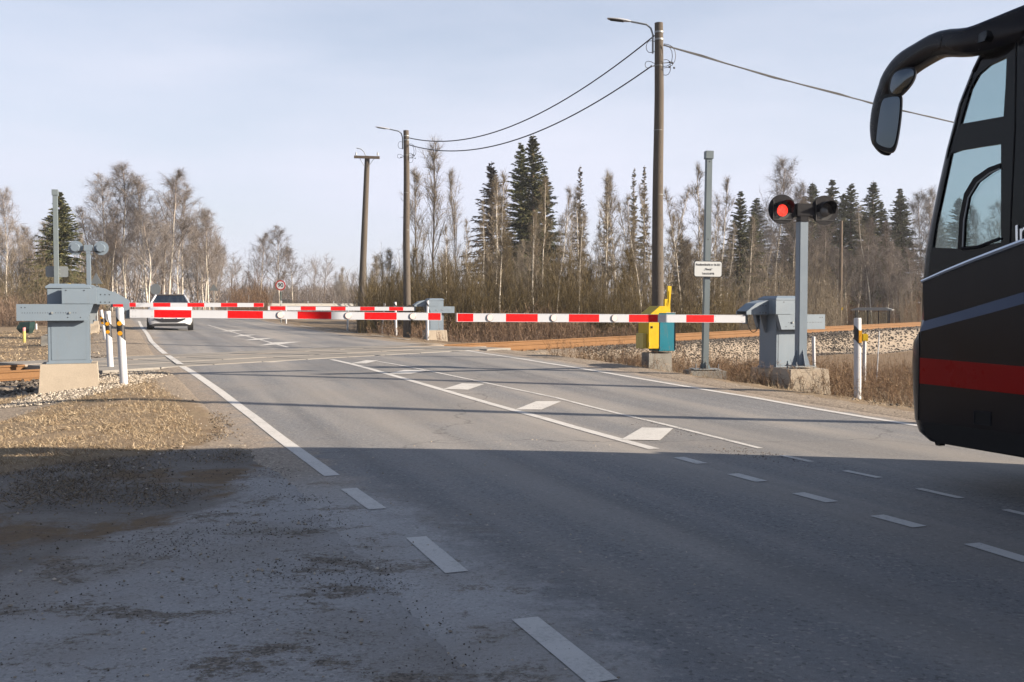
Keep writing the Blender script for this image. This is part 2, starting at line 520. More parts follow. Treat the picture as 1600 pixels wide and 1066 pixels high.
def mat_asphalt():
    t = NT('asphalt')
    pos = t.geo('Position')
    fine = t.noise(170, 2, 0.6, pos); mid = t.noise(28, 5, 0.7, pos)
    v = t.vor(110, pos)
    big = t.noise(0.55, 5, 0.6, pos, stretch=(1.0, 1.0, 1.0))
    # wheel tracks and dust bands run along the road: rotate into road coordinates
    m = t.n('ShaderNodeMapping'); m.inputs['Rotation'].default_value = (0, 0, -TH); t.l(pos, m.inputs['Vector'])
    rp = m.outputs[0]
    band = t.noise(1.15, 3, 0.5, rp, stretch=(1.0, 0.05, 1.0))
    patch = t.noise(0.35, 2, 0.4, rp, stretch=(1.0, 0.5, 1.0), dist=0.4)
    fine2 = t.noise(75, 3, 0.7, pos)
    base = t.mix(t.mr(fine, 0.3, 0.7), (0.094, 0.099, 0.110), (0.215, 0.216, 0.218))
    base = t.mix(t.mr(fine2, 0.55, 0.75, 0, 0.5), base, (0.055, 0.054, 0.055))
    base = t.mix(t.mr(v, 0.0, 0.35, 0.5, 0.0), base, (0.20, 0.19, 0.18))
    base = t.mix(t.mr(mid, 0.38, 0.7, 0, 0.42), base, (0.060, 0.059, 0.061))
    coarse = t.noise(9, 6, 0.75, pos)
    base = t.mix(t.mr(coarse, 0.50, 0.75, 0, 0.35), base, (0.19, 0.175, 0.158))
    lane = t.noise(2.6, 2, 0.5, rp, stretch=(1.0, 0.02, 1.0))
    base = t.mix(t.mr(lane, 0.50, 0.66, 0, 0.38), base, (0.068, 0.067, 0.070))
    spk = t.vor(60, pos, out='Color'); sps = t.n('ShaderNodeSeparateColor'); t.l(spk, sps.inputs[0])
    base = t.mix(t.mr(sps.outputs[0], 0.90, 0.97, 0, 0.65), base, (0.27, 0.25, 0.23))
    base = t.mix(t.mr(sps.outputs[1], 0.88, 0.96, 0, 0.6), base, (0.035, 0.034, 0.034))
    base = t.mix(t.mr(band, 0.42, 0.66, 0, 0.65), base, (0.29, 0.265, 0.235))
    base = t.mix(t.mr(patch, 0.5, 0.62, 0, 0.28, True), base, (0.085, 0.085, 0.088))
    base = t.mix(t.mr(big, 0.45, 0.7, 0, 0.4), base, (0.20, 0.178, 0.155))
    # thin sealed cracks
    cr = t.n('ShaderNodeTexVoronoi', feature='DISTANCE_TO_EDGE'); cr.inputs['Scale'].default_value = 0.16
    nn = t.n('ShaderNodeTexNoise'); nn.inputs['Scale'].default_value = 1.2; nn.inputs['Detail'].default_value = 5
    t.l(pos, nn.inputs['Vector'])
    ad = t.n('ShaderNodeVectorMath', operation='MULTIPLY_ADD'); ad.inputs[1].default_value = (1.4, 1.4, 1.4)
    t.l(nn.outputs['Color'], ad.inputs[0]); t.l(pos, ad.inputs[2]); t.l(ad.outputs[0], cr.inputs['Vector'])
    crk = t.mr(cr.outputs['Distance'], 0.0, 0.004, 0.55, 0.0)
    base = t.mix(crk, base, (0.035, 0.034, 0.034))
    # dusty edge (attribute 1 at the road edge)
    at = t.n('ShaderNodeAttribute', attribute_name='edge')
    en = t.math('ADD', at.outputs['Fac'], t.mr(t.noise(2.5, 7, 0.75, pos), 0.25, 0.75, -0.45, 0.45))
    tcell = t.vor(55, pos, out='Color'); tcs = t.n('ShaderNodeSeparateColor'); t.l(tcell, tcs.inputs[0])
    tan_c = t.mix(t.noise(30, 6, 0.8, pos), (0.13, 0.105, 0.082), (0.30, 0.245, 0.19))
    tan_c = t.mix(t.mr(tcs.outputs[0], 0.7, 0.95, 0, 0.7), tan_c, (0.42, 0.36, 0.29))
    tan_c = t.mix(t.mr(tcs.outputs[1], 0.75, 0.95, 0, 0.6), tan_c, (0.085, 0.068, 0.052))
    apr_c = apron_color(t, pos)[0]
    ap = t.n('ShaderNodeAttribute', attribute_name='apron')
    ec = t.mix(ap.outputs['Fac'], tan_c, apr_c)
    base = t.mix(t.mr(en, 0.25, 0.85, 0, 1.0, True), base, ec)
    t.color(base).s(Specular_IOR_Level=0.35)
    t.l(t.mr(mid, 0.2, 0.8, 0.62, 0.85), t.b.inputs['Roughness'])
    t.bump(fine, 0.5, 0.006, t.bump(mid, 0.25, 0.01))
    return t.m
M['asphalt'] = mat_asphalt()

def mat_marking(name, wear=0.5):
    t = NT(name)
    pos = t.geo('Position')
    n = t.noise(40, 6, 0.8, pos); n2 = t.noise(3, 4, 0.6, pos); n3 = t.noise(240, 2, 0.5, pos)
    w = t.math('ADD', t.math('MULTIPLY', n, 0.6), t.math('MULTIPLY', n2, 0.4))
    base = t.mix(n3, (0.38, 0.37, 0.355), (0.53, 0.515, 0.49))
    base = t.mix(t.mr(w, 0.46, 0.68, 0, wear, True), base, (0.15, 0.14, 0.13))
    t.color(base).s(Roughness=0.7); t.bump(n3, 0.4, 0.004)
    # chipped away where tyres have worn it through
    n4 = t.noise(26, 7, 0.85, pos); n5 = t.noise(1.6, 3, 0.6, pos)
    ch = t.mr(t.math('ADD', n4, t.math('MULTIPLY', n5, 0.35)), 0.87 - 0.12 * wear, 0.90 - 0.12 * wear, 0, 1)
    t.l(t.math('SUBTRACT', 1.0, ch), t.b.inputs['Alpha'])
    return t.m
M['marking'] = mat_marking('marking', 0.55)
M['marking_worn'] = mat_marking('marking_worn', 0.95)

def mat_ground():
    t = NT('ground')
    pos = t.geo('Position')
    z = t.n('ShaderNodeAttribute', attribute_name='zone')
    sp = t.n('ShaderNodeSeparateColor'); t.l(z.outputs['Color'], sp.inputs[0])
    n_f = t.noise(55, 4, 0.75, pos); n_m = t.noise(7, 6, 0.72, pos); n_b = t.noise(0.9, 5, 0.65, pos)
    n_x = t.noise(2.2, 6, 0.75, pos, dist=0.6)
    jit = t.mr(n_x, 0.25, 0.75, -0.5, 0.5)
    def mask(o, k=0.75):
        return t.mr(t.math('ADD', o, t.math('MULTIPLY', jit, k)), 0.35, 0.65, 0, 1, True)
    # fallback: brown soil with dead leaves
    soil = t.mix(n_f, (0.07, 0.050, 0.034), (0.18, 0.130, 0.088))
    soil = t.mix(t.mr(n_m, 0.4, 0.7), soil, (0.165, 0.115, 0.068))
    grass = t.mix(n_f, (0.105, 0.076, 0.050), (0.29, 0.222, 0.148))
    grass = t.mix(t.mr(n_m, 0.45, 0.75, 0, 0.8), grass, (0.13, 0.092, 0.062))
    grass = t.mix(t.mr(n_b, 0.5, 0.7, 0, 0.35), grass, (0.17, 0.14, 0.085))
    gcell = t.vor(48, pos, out='Color')
    gs = t.n('ShaderNodeSeparateColor'); t.l(gcell, gs.inputs[0])
    gravel = t.mix(gs.outputs[0], (0.13, 0.108, 0.084), (0.33, 0.275, 0.22))
    gravel = t.mix(t.mr(n_m, 0.4, 0.7, 0, 0.55), gravel, (0.19, 0.152, 0.115))
    apron, pocket, af, am = apron_color(t, pos)
    dirt = t.mix(t.mr(n_f, 0.3, 0.7), (0.065, 0.059, 0.054), (0.20, 0.18, 0.162))
    dirt = t.mix(t.mr(n_x, 0.42, 0.62, 0, 0.75), dirt, t.mix(n_m, (0.12, 0.108, 0.098), (0.235, 0.215, 0.198)))
    dirt = t.mix(t.mr(gs.outputs[1], 0.85, 0.97, 0, 0.5), dirt, (0.19, 0.175, 0.16))
    c = t.mix(mask(sp.outputs[0]), soil, grass)
    c = t.mix(mask(sp.outputs[1], 0.6), c, gravel)
    c = t.mix(mask(sp.outputs[2], 0.7), c, apron)
    c = t.mix(mask(z.outputs['Alpha'], 0.8), c, dirt)
    t.color(c).s(Roughness=0.95, Specular_IOR_Level=0.15)
    amk = t.math('SUBTRACT', 1.0, t.math('MULTIPLY', sp.outputs[2], 0.85)); b1 = t.bump(t.math('MULTIPLY', n_m, amk), 0.6, 0.035); t.bump(n_f, 0.6, 0.015, b1)
    return t.m
M['ground'] = mat_ground()

# polygons in the world, taken where their edges stand on the ground
def poly_sd(px, py, poly):
    """signed distance, positive inside"""
    n = len(poly); d = np.full(px.shape, 1e9); inside = np.zeros(px.shape, bool)
    for i in range(n):
        x0, y0 = poly[i][:2]; x1, y1 = poly[(i + 1) % n][:2]
        ex, ey = x1 - x0, y1 - y0
        t = np.clip(((px - x0) * ex + (py - y0) * ey) / (ex * ex + ey * ey + 1e-12), 0, 1)
        d = np.minimum(d, np.hypot(px - x0 - t * ex, py - y0 - t * ey))
        c = ((y0 > py) != (y1 > py)) & (px < (x1 - x0) * (py - y0) / (y1 - y0 + 1e-12) + x0)
        inside ^= c
    return np.where(inside, d, -d)
def gp(*pts): return [tuple(PZ(a, b, 0.0))[:2] for a, b in pts]
APRON = gp((-900, 960), (0, 888), (150, 850), (300, 795), (385, 745), (425, 700), (480, 690), (700, 760), (1300, 1500), (500, 2200), (-900, 2200))
GRASS_L = gp((-500, 800), (0, 745), (110, 722), (230, 712), (330, 692), (352, 665), (320, 640), (262, 622), (225, 600), (150, 622), (60, 640), (0, 652), (-500, 690))
DIRT1 = gp((-500, 870), (0, 800), (120, 770), (220, 735), (300, 715), (370, 712), (400, 735), (340, 780), (240, 815), (120, 845), (0, 880), (-500, 980))
DIRT2 = gp((-500, 800), (0, 735), (120, 718), (230, 715), (200, 740), (100, 770), (0, 800), (-400, 860))
WGRAVEL = gp((-200, 672), (0, 630), (80, 612), (150, 600), (240, 592), (262, 600), (215, 612), (130, 626), (60, 636), (0, 648), (-200, 690))

def zones(x, y):
    u, v = uv(x, y)
    vl, vr = v_left(u), v_right(u)
    s, w = rail_sw(x, y); c = np.abs(w - GAUGE / 2)
    grass = 0.9 * np.ones_like(x)
    grass = np.where(y > 60, 0.75, grass)
    grass = np.where((v > 5) & (v - v_right(u) > 2.2) & (y < 60), 0.3, grass)
    dl = vl - v; e = v - vr
    gravel = np.where(v < 5, 1 - sm(dl, 1.2, 2.6), 1 - sm(e, 0.7, 1.4))
    gravel = np.maximum(gravel, (1 - sm(c, 3.3, 4.0)))
    # service track on the left beyond the railway
    tr = np.abs((w - 9.5 - 0.03 * s)); gravel = np.maximum(gravel, np.where(s < 3, (1 - sm(tr, 0.9, 1.5)), 0))
    gravel = np.maximum(gravel, sm(poly_sd(x, y, WGRAVEL), -0.3, 0.1))
    gl = sm(poly_sd(x, y, GRASS_L), -0.3, 0.35)
    gravel = gravel * (1 - gl)
    near = (1 - sm(y, 11.5, 14)) * (v < 5)
    grass = grass * (1 - near * (1 - gl))
    gravel = gravel * (1 - near * (y < 9.5) * 0.7)
    ap = sm(poly_sd(x, y, APRON), -0.55, 0.55)
    d1 = sm(poly_sd(x, y, DIRT1), -0.3, 0.3) * 0.85
    d2 = sm(poly_sd(x, y, DIRT2), -0.2, 0.3) * 0.95
    rut = 0.5 + 0.5 * np.sin((y + 0.35 * x) * 3.2 + 0.6 * np.sin(x * 1.3))
    dirt = np.maximum(d1 * (0.35 + 0.75 * rut), d2 * 0.9)
    dirt = np.maximum(dirt, near * (1 - gl) * (y < 11) * (0.45 + 0.5 * rut))
    # dark damp strip at foot of the right verge
    dirt = np.maximum(dirt, 0.7 * np.exp(-((e - 1.75) / 0.22) ** 2) * (u > 4) * (u < 24) * (0.6 + 0.4 * hnoise(x, y, 2.2, 8)))
    return grass, gravel, ap, dirt * (1 - 0.8 * ap)

def axis(segs):
    out = [segs[0][0]]
    for a, b, st in segs:
        n = max(1, int(round((b - a) / st))); out += list(np.linspace(a, b, n + 1)[1:])
    return np.array(out)
gx = axis([(-700, -120, 40), (-120, -40, 5), (-40, -14, 0.8), (-14, 14, 0.14), (14, 45, 0.6), (45, 140, 5), (140, 700, 40)])
gy = axis([(-60, -4, 4), (-4, 3, 0.5), (3, 30, 0.14), (30, 70, 0.5), (70, 160, 3), (160, 900, 40)])
X, Y = np.meshgrid(gx, gy)
Z = ground_z(X, Y)
gA, gB, gC, gD = zones(X, Y)
# small scale relief on verges, ruts in the dirt
rel = hnoise(X, Y, 5.0, 11) * 0.018 + hnoise(X, Y, 14.0, 12) * 0.010
U, V = uv(X, Y)
offr = np.where(V < 5, sm(v_left(U) - V, 0.6, 1.6), sm(V - v_right(U), 0.7, 1.5))
Z = Z + rel * offr * (1 - 0.8 * gC) * (Y < 70) - 0.03 * np.clip(gD, 0, 1) * (V < 5) * (np.sin((Y + .35 * X) * 3.2) * .5 + .5) * (Y < 13)
nx, ny = len(gx), len(gy)
idx = np.arange(nx * ny).reshape(ny, nx)
F4 = np.stack([idx[:-1, :-1], idx[:-1, 1:], idx[1:, 1:], idx[1:, :-1]], -1).reshape(-1, 4)
me = np_mesh('ground', np.stack([X, Y, Z], -1).reshape(-1, 3), F4, M['ground'], True)
ca = me.color_attributes.new('zone', 'FLOAT_COLOR', 'POINT')
ca.data.foreach_set('color', np.stack([gA, gB, gC, gD], -1).astype(np.float32).ravel())
tag(link_mesh('ground', me), kind='structure')

# road sheet
ru = axis([(-25, 0, 1), (0, 30, 0.25), (30, 60, 0.5), (60, 125, 2.5)])
rv = np.linspace(0, 1, 49)
UU, TT = np.meshgrid(ru, rv, indexing='ij')
VL, VR = v_left(UU) - 0.55, v_right(UU) + 0.6
VL = np.where(UU < 14, VL - 0.0, VL)
wob = 0.08 * np.sin(UU * 1.7) + 0.05 * np.sin(UU * 4.3 + 1)
VV = lerp(VL + wob, VR + wob * 0.7, TT)
RX, RY = xy(UU, VV)
RZ = road_z(UU, VV)
# gap left where the railway deck crosses
s_, w_ = rail_sw(RX, RY)
dr = np.minimum(VV - VL, VR - VV)
edge = 1 - sm(dr, 0.0, 1.0)
RZ = RZ - 0.03 * (1 - sm(dr, 0.0, 0.25))
apr = sm(VL + 3 - VV, 0, 1) * (1 - sm(UU, 6.5, 9.5))
edge = np.where(UU < 10, np.maximum(edge, 1 - sm(dr, 0.15, lerp(1.5, 1.0, sm(UU, 5, 10)))), edge)
faces = []
N1 = len(rv)
cc = (w_ - GAUGE / 2)
for i in range(len(ru) - 1):
    for j in range(N1 - 1):
        faces.append((i * N1 + j, i * N1 + j + 1, (i + 1) * N1 + j + 1, (i + 1) * N1 + j))
faces = np.array(faces)
cm = cc.ravel()[faces].mean(1)
DECK_W = 2.05
# snap grid rows next to the deck onto its border, then leave the strip out
def snapped():
    P = np.stack([RX, RY, RZ], -1).reshape(-1, 3).copy()
    c = cc.ravel()
    for sgn in (-1, 1):
        d = c - sgn * DECK_W
        k = np.abs(d) < 0.18
        P[k, 0] -= d[k] * RN[0]; P[k, 1] -= d[k] * RN[1]
    return P
P = snapped()
P_s, P_w = rail_sw(P[:, 0], P[:, 1])
fc = (P_w - GAUGE / 2)[faces].mean(1)
faces = faces[np.abs(fc) > DECK_W - 0.02]
me = np_mesh('road', P, faces, M['asphalt'], True)
for nm, arr in (('edge', edge), ('apron', apr)):
    a = me.attributes.new(nm, 'FLOAT', 'POINT'); a.data.foreach_set('value', arr.astype(np.float32).ravel())
tag(link_mesh('road', me), kind='structure')

# railway crossing deck: rows of slabs between and beside the rails
deck = empty('crossing_deck', (0, 0, 0), kind='structure')
def deck_z(x, y):
    return float(road_z(*uv(x, y)))
RAIL_W0, RAIL_W1 = 0.0, GAUGE
rows = [(-DECK_W + GAUGE / 2 + 0.01, -0.06), (0.11, GAUGE - 0.11), (GAUGE + 0.06, GAUGE / 2 + DECK_W - 0.01)]
slab_n = 0
for (w0, w1) in rows:
    s = 1.2
    while s < 13.0:
        L = 1.2
        q = [rail_xy(s + a, w) for a, w in ((0.012, w0), (L - 0.012, w0), (L - 0.012, w1), (0.012, w1))]
        b = MB()
        jz = random.uniform(-0.004, 0.004)
        top = [(x, y, deck_z(x, y) + 0.012 + jz) for x, y in q]
        c0 = np.mean(q, 0)
        ins = [((x - c0[0]) * 0.985 + c0[0], (y - c0[1]) * 0.985 + c0[1], z) for x, y, z in top]
        mid = [(x, y, z - 0.012) for x, y, z in top]
        bot = [(x, y, z - 0.26) for x, y, z in top]
        b.add(ins + mid + bot, [(0, 1, 2, 3)] + [(i, (i + 1) % 4, (i + 1) % 4 + 4, i + 4) for i in range(4)]
              + [(i + 4, (i + 1) % 4 + 4, (i + 1) % 4 + 8, i + 8) for i in range(4)])
        b.build('deck_slab', M['deck'], deck)
        s += L
# ---------------------------------------------------------------- railway
track = empty('railway_track', (0, 0, 0), kind='structure')
prof = [(-0.075, -0.18), (0.075, -0.18), (0.075, -0.165), (0.015, -0.145), (0.012, -0.045), (0.037, -0.035), (0.037, -0.004), (0.03, 0.0), (-0.03, 0.0), (-0.037, -0.004), (-0.037, -0.035), (-0.012, -0.045), (-0.015, -0.145), (-0.075, -0.165)]
for wr in (0.0, GAUGE):
    for (sa, sb, mt) in ((-60, 1.2, 'rust'), (1.2, 13.6, 'rail_dusty'), (13.6, 160, 'rust')):
        b = MB(); ss = list(np.linspace(sa, sb, 6)); n = len(prof); dz = -0.006 if mt != 'rust' else 0.0
        vs = []
        for s in ss:
            for a, z in prof:
                x, y = rail_xy(s, wr + a); vs.append((x, y, RAIL_TOP + z + dz))
        fs = [(i * n + k, i * n + (k + 1) % n, (i + 1) * n + (k + 1) % n, (i + 1) * n + k) for i in range(len(ss) - 1) for k in range(n)]
        b.add(vs, fs)
        b.build('rail', M[mt], track)
sl = MB().box(-0.12, 0.12, -1.35, 1.35, -0.20, 0.0, 0.02).mesh('sleeper', M['concrete_old'])
pad = MB().box(-0.1, 0.1, -0.13, 0.13, 0, 0.025).box(-0.05, 0.05, -0.12, -0.07, 0.02, 0.05).box(-0.05, 0.05, 0.07, 0.12, 0.02, 0.05).mesh('rail_fastening', M['rust'])
rot = math.atan2(RT[1], RT[0])
for s in np.arange(-30, 75, 0.62):
    if 0.9 < s < 14.3: continue
    x, y = rail_xy(s, GAUGE / 2)
    o = link_mesh('sleeper', sl, None, track); o.location = (x, y, RAIL_TOP - 0.21); o.rotation_euler = (0, 0, rot)
    if s < 40:
        for wr in (-GAUGE / 2, GAUGE / 2):
            q = link_mesh('rail_fastening', pad, None, o); q.location = (0, wr, 0.0)

# ---------------------------------------------------------------- painted markings
def strip(name, pts, width, mat=None, dz=0.004, step=0.8):
    """painted line along road points given as (u,v)"""
    pts = [Vector((p[0], p[1])) for p in pts]
    out = []
    for a, b in zip(pts, pts[1:]):
        n = max(1, int((b - a).length / step))
        for i in range(n): out.append(a.lerp(b, i / n))
    out.append(pts[-1])
    vs, fs = [], []
    for i, p in enumerate(out):
        t = (out[min(i + 1, len(out) - 1)] - out[max(i - 1, 0)]).normalized(); nrm = Vector((-t.y, t.x))
        for sg in (-1, 1):
            q = p + nrm * sg * width / 2
            x, y = xy(q.x, q.y)
            vs.append((x, y, float(road_z(q.x, q.y)) + dz))
    fs = [(2 * i, 2 * i + 1, 2 * i + 3, 2 * i + 2) for i in range(len(out) - 1)]
    b = MB().add(vs, fs)
    o = b.build(name, mat or M['marking']); tag(o, kind='structure'); return o
def puv(px, py):
    p = RG(px, py); return uv(p.x, p.y)
def line_px(a, b, width, mat=None):
    return strip('road_marking', [puv(*a), puv(*b)], width, mat)
# left edge line: solid, then dashes towards the camera
us = list(np.arange(8.25, 20.9, 0.5)); 
strip('road_marking', [puv(519, 744), puv(400, 655), puv(345, 613), puv(285, 573)], 0.13)
strip('road_marking', [puv(282, 571), puv(262, 557)], 0.13, M['marking_worn'], dz=0.022)
strip('road_marking', [puv(258, 553), puv(236, 533), puv(222, 512), puv(217, 502)], 0.13)
for a, b in (((545, 764), (590, 796)), ((650, 840), (714, 895)), ((820, 967), (942, 1066)), ((1130, 1215), (1400, 1430))):
    line_px(a, b, 0.125)
# right edge line
strip('road_marking', [puv(1425, 664), puv(1180, 622), puv(1000, 592), puv(850, 567), puv(727, 548)], 0.12)
strip('road_marking', [puv(1425, 664), (puv(1425, 664)[0] - 6, puv(1425, 664)[1]), (-10, 8.5)], 0.12)
strip('road_marking', [puv(640, 531), puv(560, 521), puv(470, 509)], 0.12)
# centre hatching: two lines with rhombs between
strip('road_marking', [puv(1022, 702), puv(850, 654), puv(690, 609), puv(600, 583), puv(518, 562)], 0.12)
strip('road_marking', [puv(1188, 701), puv(1040, 664), puv(870, 622), puv(700, 586), puv(590, 565)], 0.07, M['marking_worn'])
def rhomb(pts, name='road_marking'):
    vs = []
    for p in pts:
        q = RG(*p, 0.0065); vs.append(tuple(q))
    tag(MB().add(vs, [tuple(range(len(vs)))]).build(name, M['marking']), kind='structure')
rhomb([(970, 687), (1003, 668), (1052, 669), (1031, 688)])
rhomb([(805, 640), (838, 627), (877, 627), (846, 640)])
rhomb([(692, 608), (722, 599), (757, 600), (731, 609)])
rhomb([(605, 584), (632, 578), (668, 579), (642, 584)])
rhomb([(548, 568), (572, 563), (592, 563), (572, 568)])
# dashes near the camera
for a, b in (((1060, 715), (1097, 725)), ((1145, 741), (1190, 753)), ((1247, 771), (1300, 785)), ((1370, 806), (1437, 824)), ((1518, 850), (1610, 878)), ((1720, 905), (1860, 945))):
    line_px(a, b, 0.115)
for a, b in (((1222, 712), (1268, 722)), ((1320, 736), (1374, 747)), ((1435, 764), (1502, 779)), ((1570, 797), (1660, 818))):
    line_px(a, b, 0.07)
def rhomb2(pts):
    vs = [tuple(RG(*p, 0.0065)) for p in pts]
    tag(MB().add(vs, [tuple(range(len(vs)))]).build('road_marking', M['marking_worn']), kind='structure')
# far side of the crossing
strip('road_marking', [puv(450, 543), puv(380, 524), puv(325, 508)], 0.10, M['marking_worn'])
rhomb2([(404, 540), (430, 535), (470, 534), (440, 538)]); rhomb2([(380, 532), (400, 529), (428, 528), (408, 531)])
rhomb2([(362, 526), (378, 523.4), (400, 523), (384, 525.4)]); rhomb2([(345, 518), (360, 516), (380, 516), (366, 518)])
# ---------------------------------------------------------------- level crossing barriers
# local frame: +x along the boom, +y away from the beam side seen by the camera, z up
def make_barrier(name, loc, rz, mir, boom, label, boom_z=1.26, boom_len=5.3, boom_pitch=0.0, first=0.42, refl=True, group=None, S0=1.0, lead='w', sag=0.0, bh=0.150):
    r = empty(name, loc, rz, label, 'barrier', group)
    sx = -1.0 if mir else 1.0
    def fin(b, nm, mt, par=r, smooth=False):
        if mir: b.v = [(-x, y, z) for x, y, z in b.v]
        return b.build(nm, mt, par, smooth)
    # tapered concrete block
    fd = fin(MB().frustum((-0.74, 0.14, -0.17, 0.72), (-0.70, 0.10, -0.13, 0.68), -0.25, 0.38), 'foundation_block', M['concrete'])
    # cabinet with door seams and a chamfered lid
    b = MB().box(-0.60, 0.0, 0.0, 0.56, 0.385, 1.60, 0.008)
    cab = fin(b, 'cabinet', M['grey_paint'])
    fin(MB().box(-0.62, 0.02, -0.02, 0.58, 0.383, 0.41), 'base_flange', M['grey_paint'], cab)
    fin(MB().box(-0.55, -0.045, -0.006, 0.0, 0.44, 1.05, 0.003), 'door', M['grey_paint'], cab)
    fin(MB().box(-0.2, -0.08, -0.010, -0.004, 1.42, 1.48).box(-0.17, -0.11, -0.014, -0.009, 1.43, 1.47), 'lock', M['black_plastic'], cab)
    lid = MB().frustum((-0.62, 0.02, -0.02, 0.58), (-0.62, 0.02, -0.02, 0.58), 1.602, 1.63)
    lid.frustum((-0.62, 0.02, -0.02, 0.58), (-0.56, -0.06, 0.06, 0.5), 1.63, 1.675)
    fin(lid, 'lid', M['grey_paint'])
    # counterweight beams, one on each side of the cabinet
    for y0, y1 in ((-0.14, -0.04), (0.60, 0.70)):
        b = MB().prism([(-1.02, 1.08), (-0.02, 1.08), (0.07, 1.345), (-1.02, 1.345)], y0, y1)
        beam = fin(b, 'counterweight_beam', M['grey_paint'])
        ys = y0 - 0.002 if y0 < 0 else y1 + 0.002
        hb = MB()
        for k in range(22):
            hb.cyl((-0.94 + k * 0.036, ys, 1.205), (-0.94 + k * 0.036, ys + (0.004 if y0 < 0 else -0.004), 1.205), 0.0065, 6)
        for a, z in ((-0.95, 1.29), (-0.9, 1.29), (-0.3, 1.13), (-0.12, 1.13)):
            hb.cyl((a, ys, z), (a, ys + (0.004 if y0 < 0 else -0.004), z), 0.009, 8)
        fin(hb, 'bolt_holes', M['black_plastic'], beam)
        bb = MB()
        for a in (-0.52, -0.27):
            bb.cyl((a, ys - (0.02 if y0 < 0 else -0.02), 1.205), (a, ys, 1.205), 0.018, 6)
        fin(bb, 'bolt_heads', M['galvanised'], beam)
        fin(MB().prism([(-0.38, 1.352), (0.115, 1.352), (0.115, 1.595), (-0.38, 1.595)], y0 - 0.01, y1), 'yoke_plate', M['grey_paint'])
        fin(MB().cyl((-0.32, y0 - 0.016 if y0 < 0 else y1 + 0.006, 1.565), (-0.32, y0 - 0.009 if y0 < 0 else y1, 1.565), 0.009, 6)
            .cyl((-0.06, y0 - 0.016 if y0 < 0 else y1 + 0.006, 1.565), (-0.06, y0 - 0.009 if y0 < 0 else y1, 1.565), 0.009, 6), 'plate_bolts', M['black_plastic'], beam)
    # cross piece joining the plates, and the tapered nose holding the boom
    fin(MB().box(0.045, 0.117, -0.038, 0.598, 1.353, 1.596), 'yoke_crosspiece', M['grey_paint'])
    nose = MB()
    pr = [(0.119, 1.34), (0.60, 1.345), (0.60, 1.40), (0.38, 1.545), (0.119, 1.60)]
    nose.prism(pr, 0.10, 0.12).prism(pr, 0.44, 0.46)
    top = [(0.119, 1.60), (0.33, 1.545), (0.50, 1.41)]
    nose.prism([(0.119, 1.598), (0.38, 1.543), (0.595, 1.41), (0.595, 1.40), (0.38, 1.53), (0.119, 1.585)], 0.1205, 0.4395)
    ns = fin(nose, 'boom_holder', M['grey_paint'])
    hb = MB()
    for a in (0.17, 0.235, 0.3):
        for z in (1.375, 1.50):
            for yy in (0.098, 0.458): hb.cyl((a, yy, z), (a, yy + 0.006, z), 0.011, 6)
    fin(hb, 'holder_bolts', M['black_plastic'], ns)
    fin(MB().prism([(0.50, 1.344), (0.60, 1.344), (0.60, boom_z - 0.09), (0.52, boom_z - 0.09)], 0.20, 0.24), 'hanger_plate', M['grey_paint'])
    # dark perforated stop plate under the yoke and a hanging cable loop
    fin(MB().prism([(0.005, 1.348), (0.16, 1.348), (0.05, 1.02), (0.005, 1.02)], 0.30, 0.33), 'stop_plate', M['grey_dark'])
    lp = []
    for k in range(13):
        q = pi * k / 12
        lp.append((0.40 + 0.14 * cos(q), 0.17, boom_z - 0.05 - 0.19 * sin(q) + 0.10 * (1 - sin(q)) * (1 if k < 6 else 0.4)))
    fin(MB().tube(lp, 0.008, 6), 'cable', M['cable'])
    # boom
    h, th = bh, 0.055
    x0 = 0.60
    bo = empty('boom', (0, 0, 0)); bo.parent = r
    bo.location = (sx * x0, 0.17, boom_z); bo.rotation_euler = (0, sx * -boom_pitch, 0)
    def bb_(x, y, nm, mt, par=bo):
        b = MB().box(x, y, -th / 2, th / 2, -h / 2, h / 2)
        return fin(b, nm, mt, par)
    cuts = [0.0]; cols = []
    x = 0.0; L = first; white = (lead == 'w')
    while x < boom_len - 1e-3:
        e = min(x + L, boom_len); cols.append(white); cuts.append(e); x = e; L = S0; white = not white
    for i, wc in enumerate(cols):
        bb_(cuts[i], cuts[i + 1], 'white_band' if wc else 'red_band', M['white_paint'] if wc else M['red_paint'])
    for z in (h / 2, -h / 2):        # aluminium edge profile
        fin(MB().box(0, boom_len + 0.006, -th / 2 - 0.004, th / 2 + 0.004, z - 0.002 if z > 0 else z - 0.003, z + 0.003 if z > 0 else z + 0.002), 'edge_profile', M['white_paint'], bo)
    fin(MB().box(boom_len, boom_len + 0.012, -th / 2 - 0.004, th / 2 + 0.004, -h / 2 - 0.005, h / 2 + 0.005), 'end_cap', M['reflector_white'], bo)
    sc = MB()
    for a in (0.05, 0.09, cuts[1] - 0.03):
        for z in (-0.045, 0.045): sc.cyl((a, -th / 2 - 0.004, z), (a, -th / 2, z), 0.006, 6)
    fin(sc, 'screws', M['grey_dark'], bo)
    if refl:
        k = 0
        for i, wc in enumerate(cols):
            if wc and i >= 4 - (1 if boom_len > 6 else 0) and cuts[i + 1] - cuts[i] > 0.3:
                a = (cuts[i] + cuts[i + 1]) / 2
                rf_ = fin(MB().cyl((a, -th / 2 - 0.022, 0), (a, -th / 2, 0), 0.052, 18, 0.060), 'reflector', M['reflector_white'], bo)
                fin(MB().tube([(a + 0.056 * cos(q), -th / 2 - 0.012, 0.056 * sin(q)) for q in [2 * pi * j / 18 for j in range(19)]], 0.007, 5), 'reflector_rim', M['galvanised'], rf_)
    return r

def base_at(px, py, z): return PZ(px, py, z)
ROT = TH   # boom direction (+x) turned by the road angle
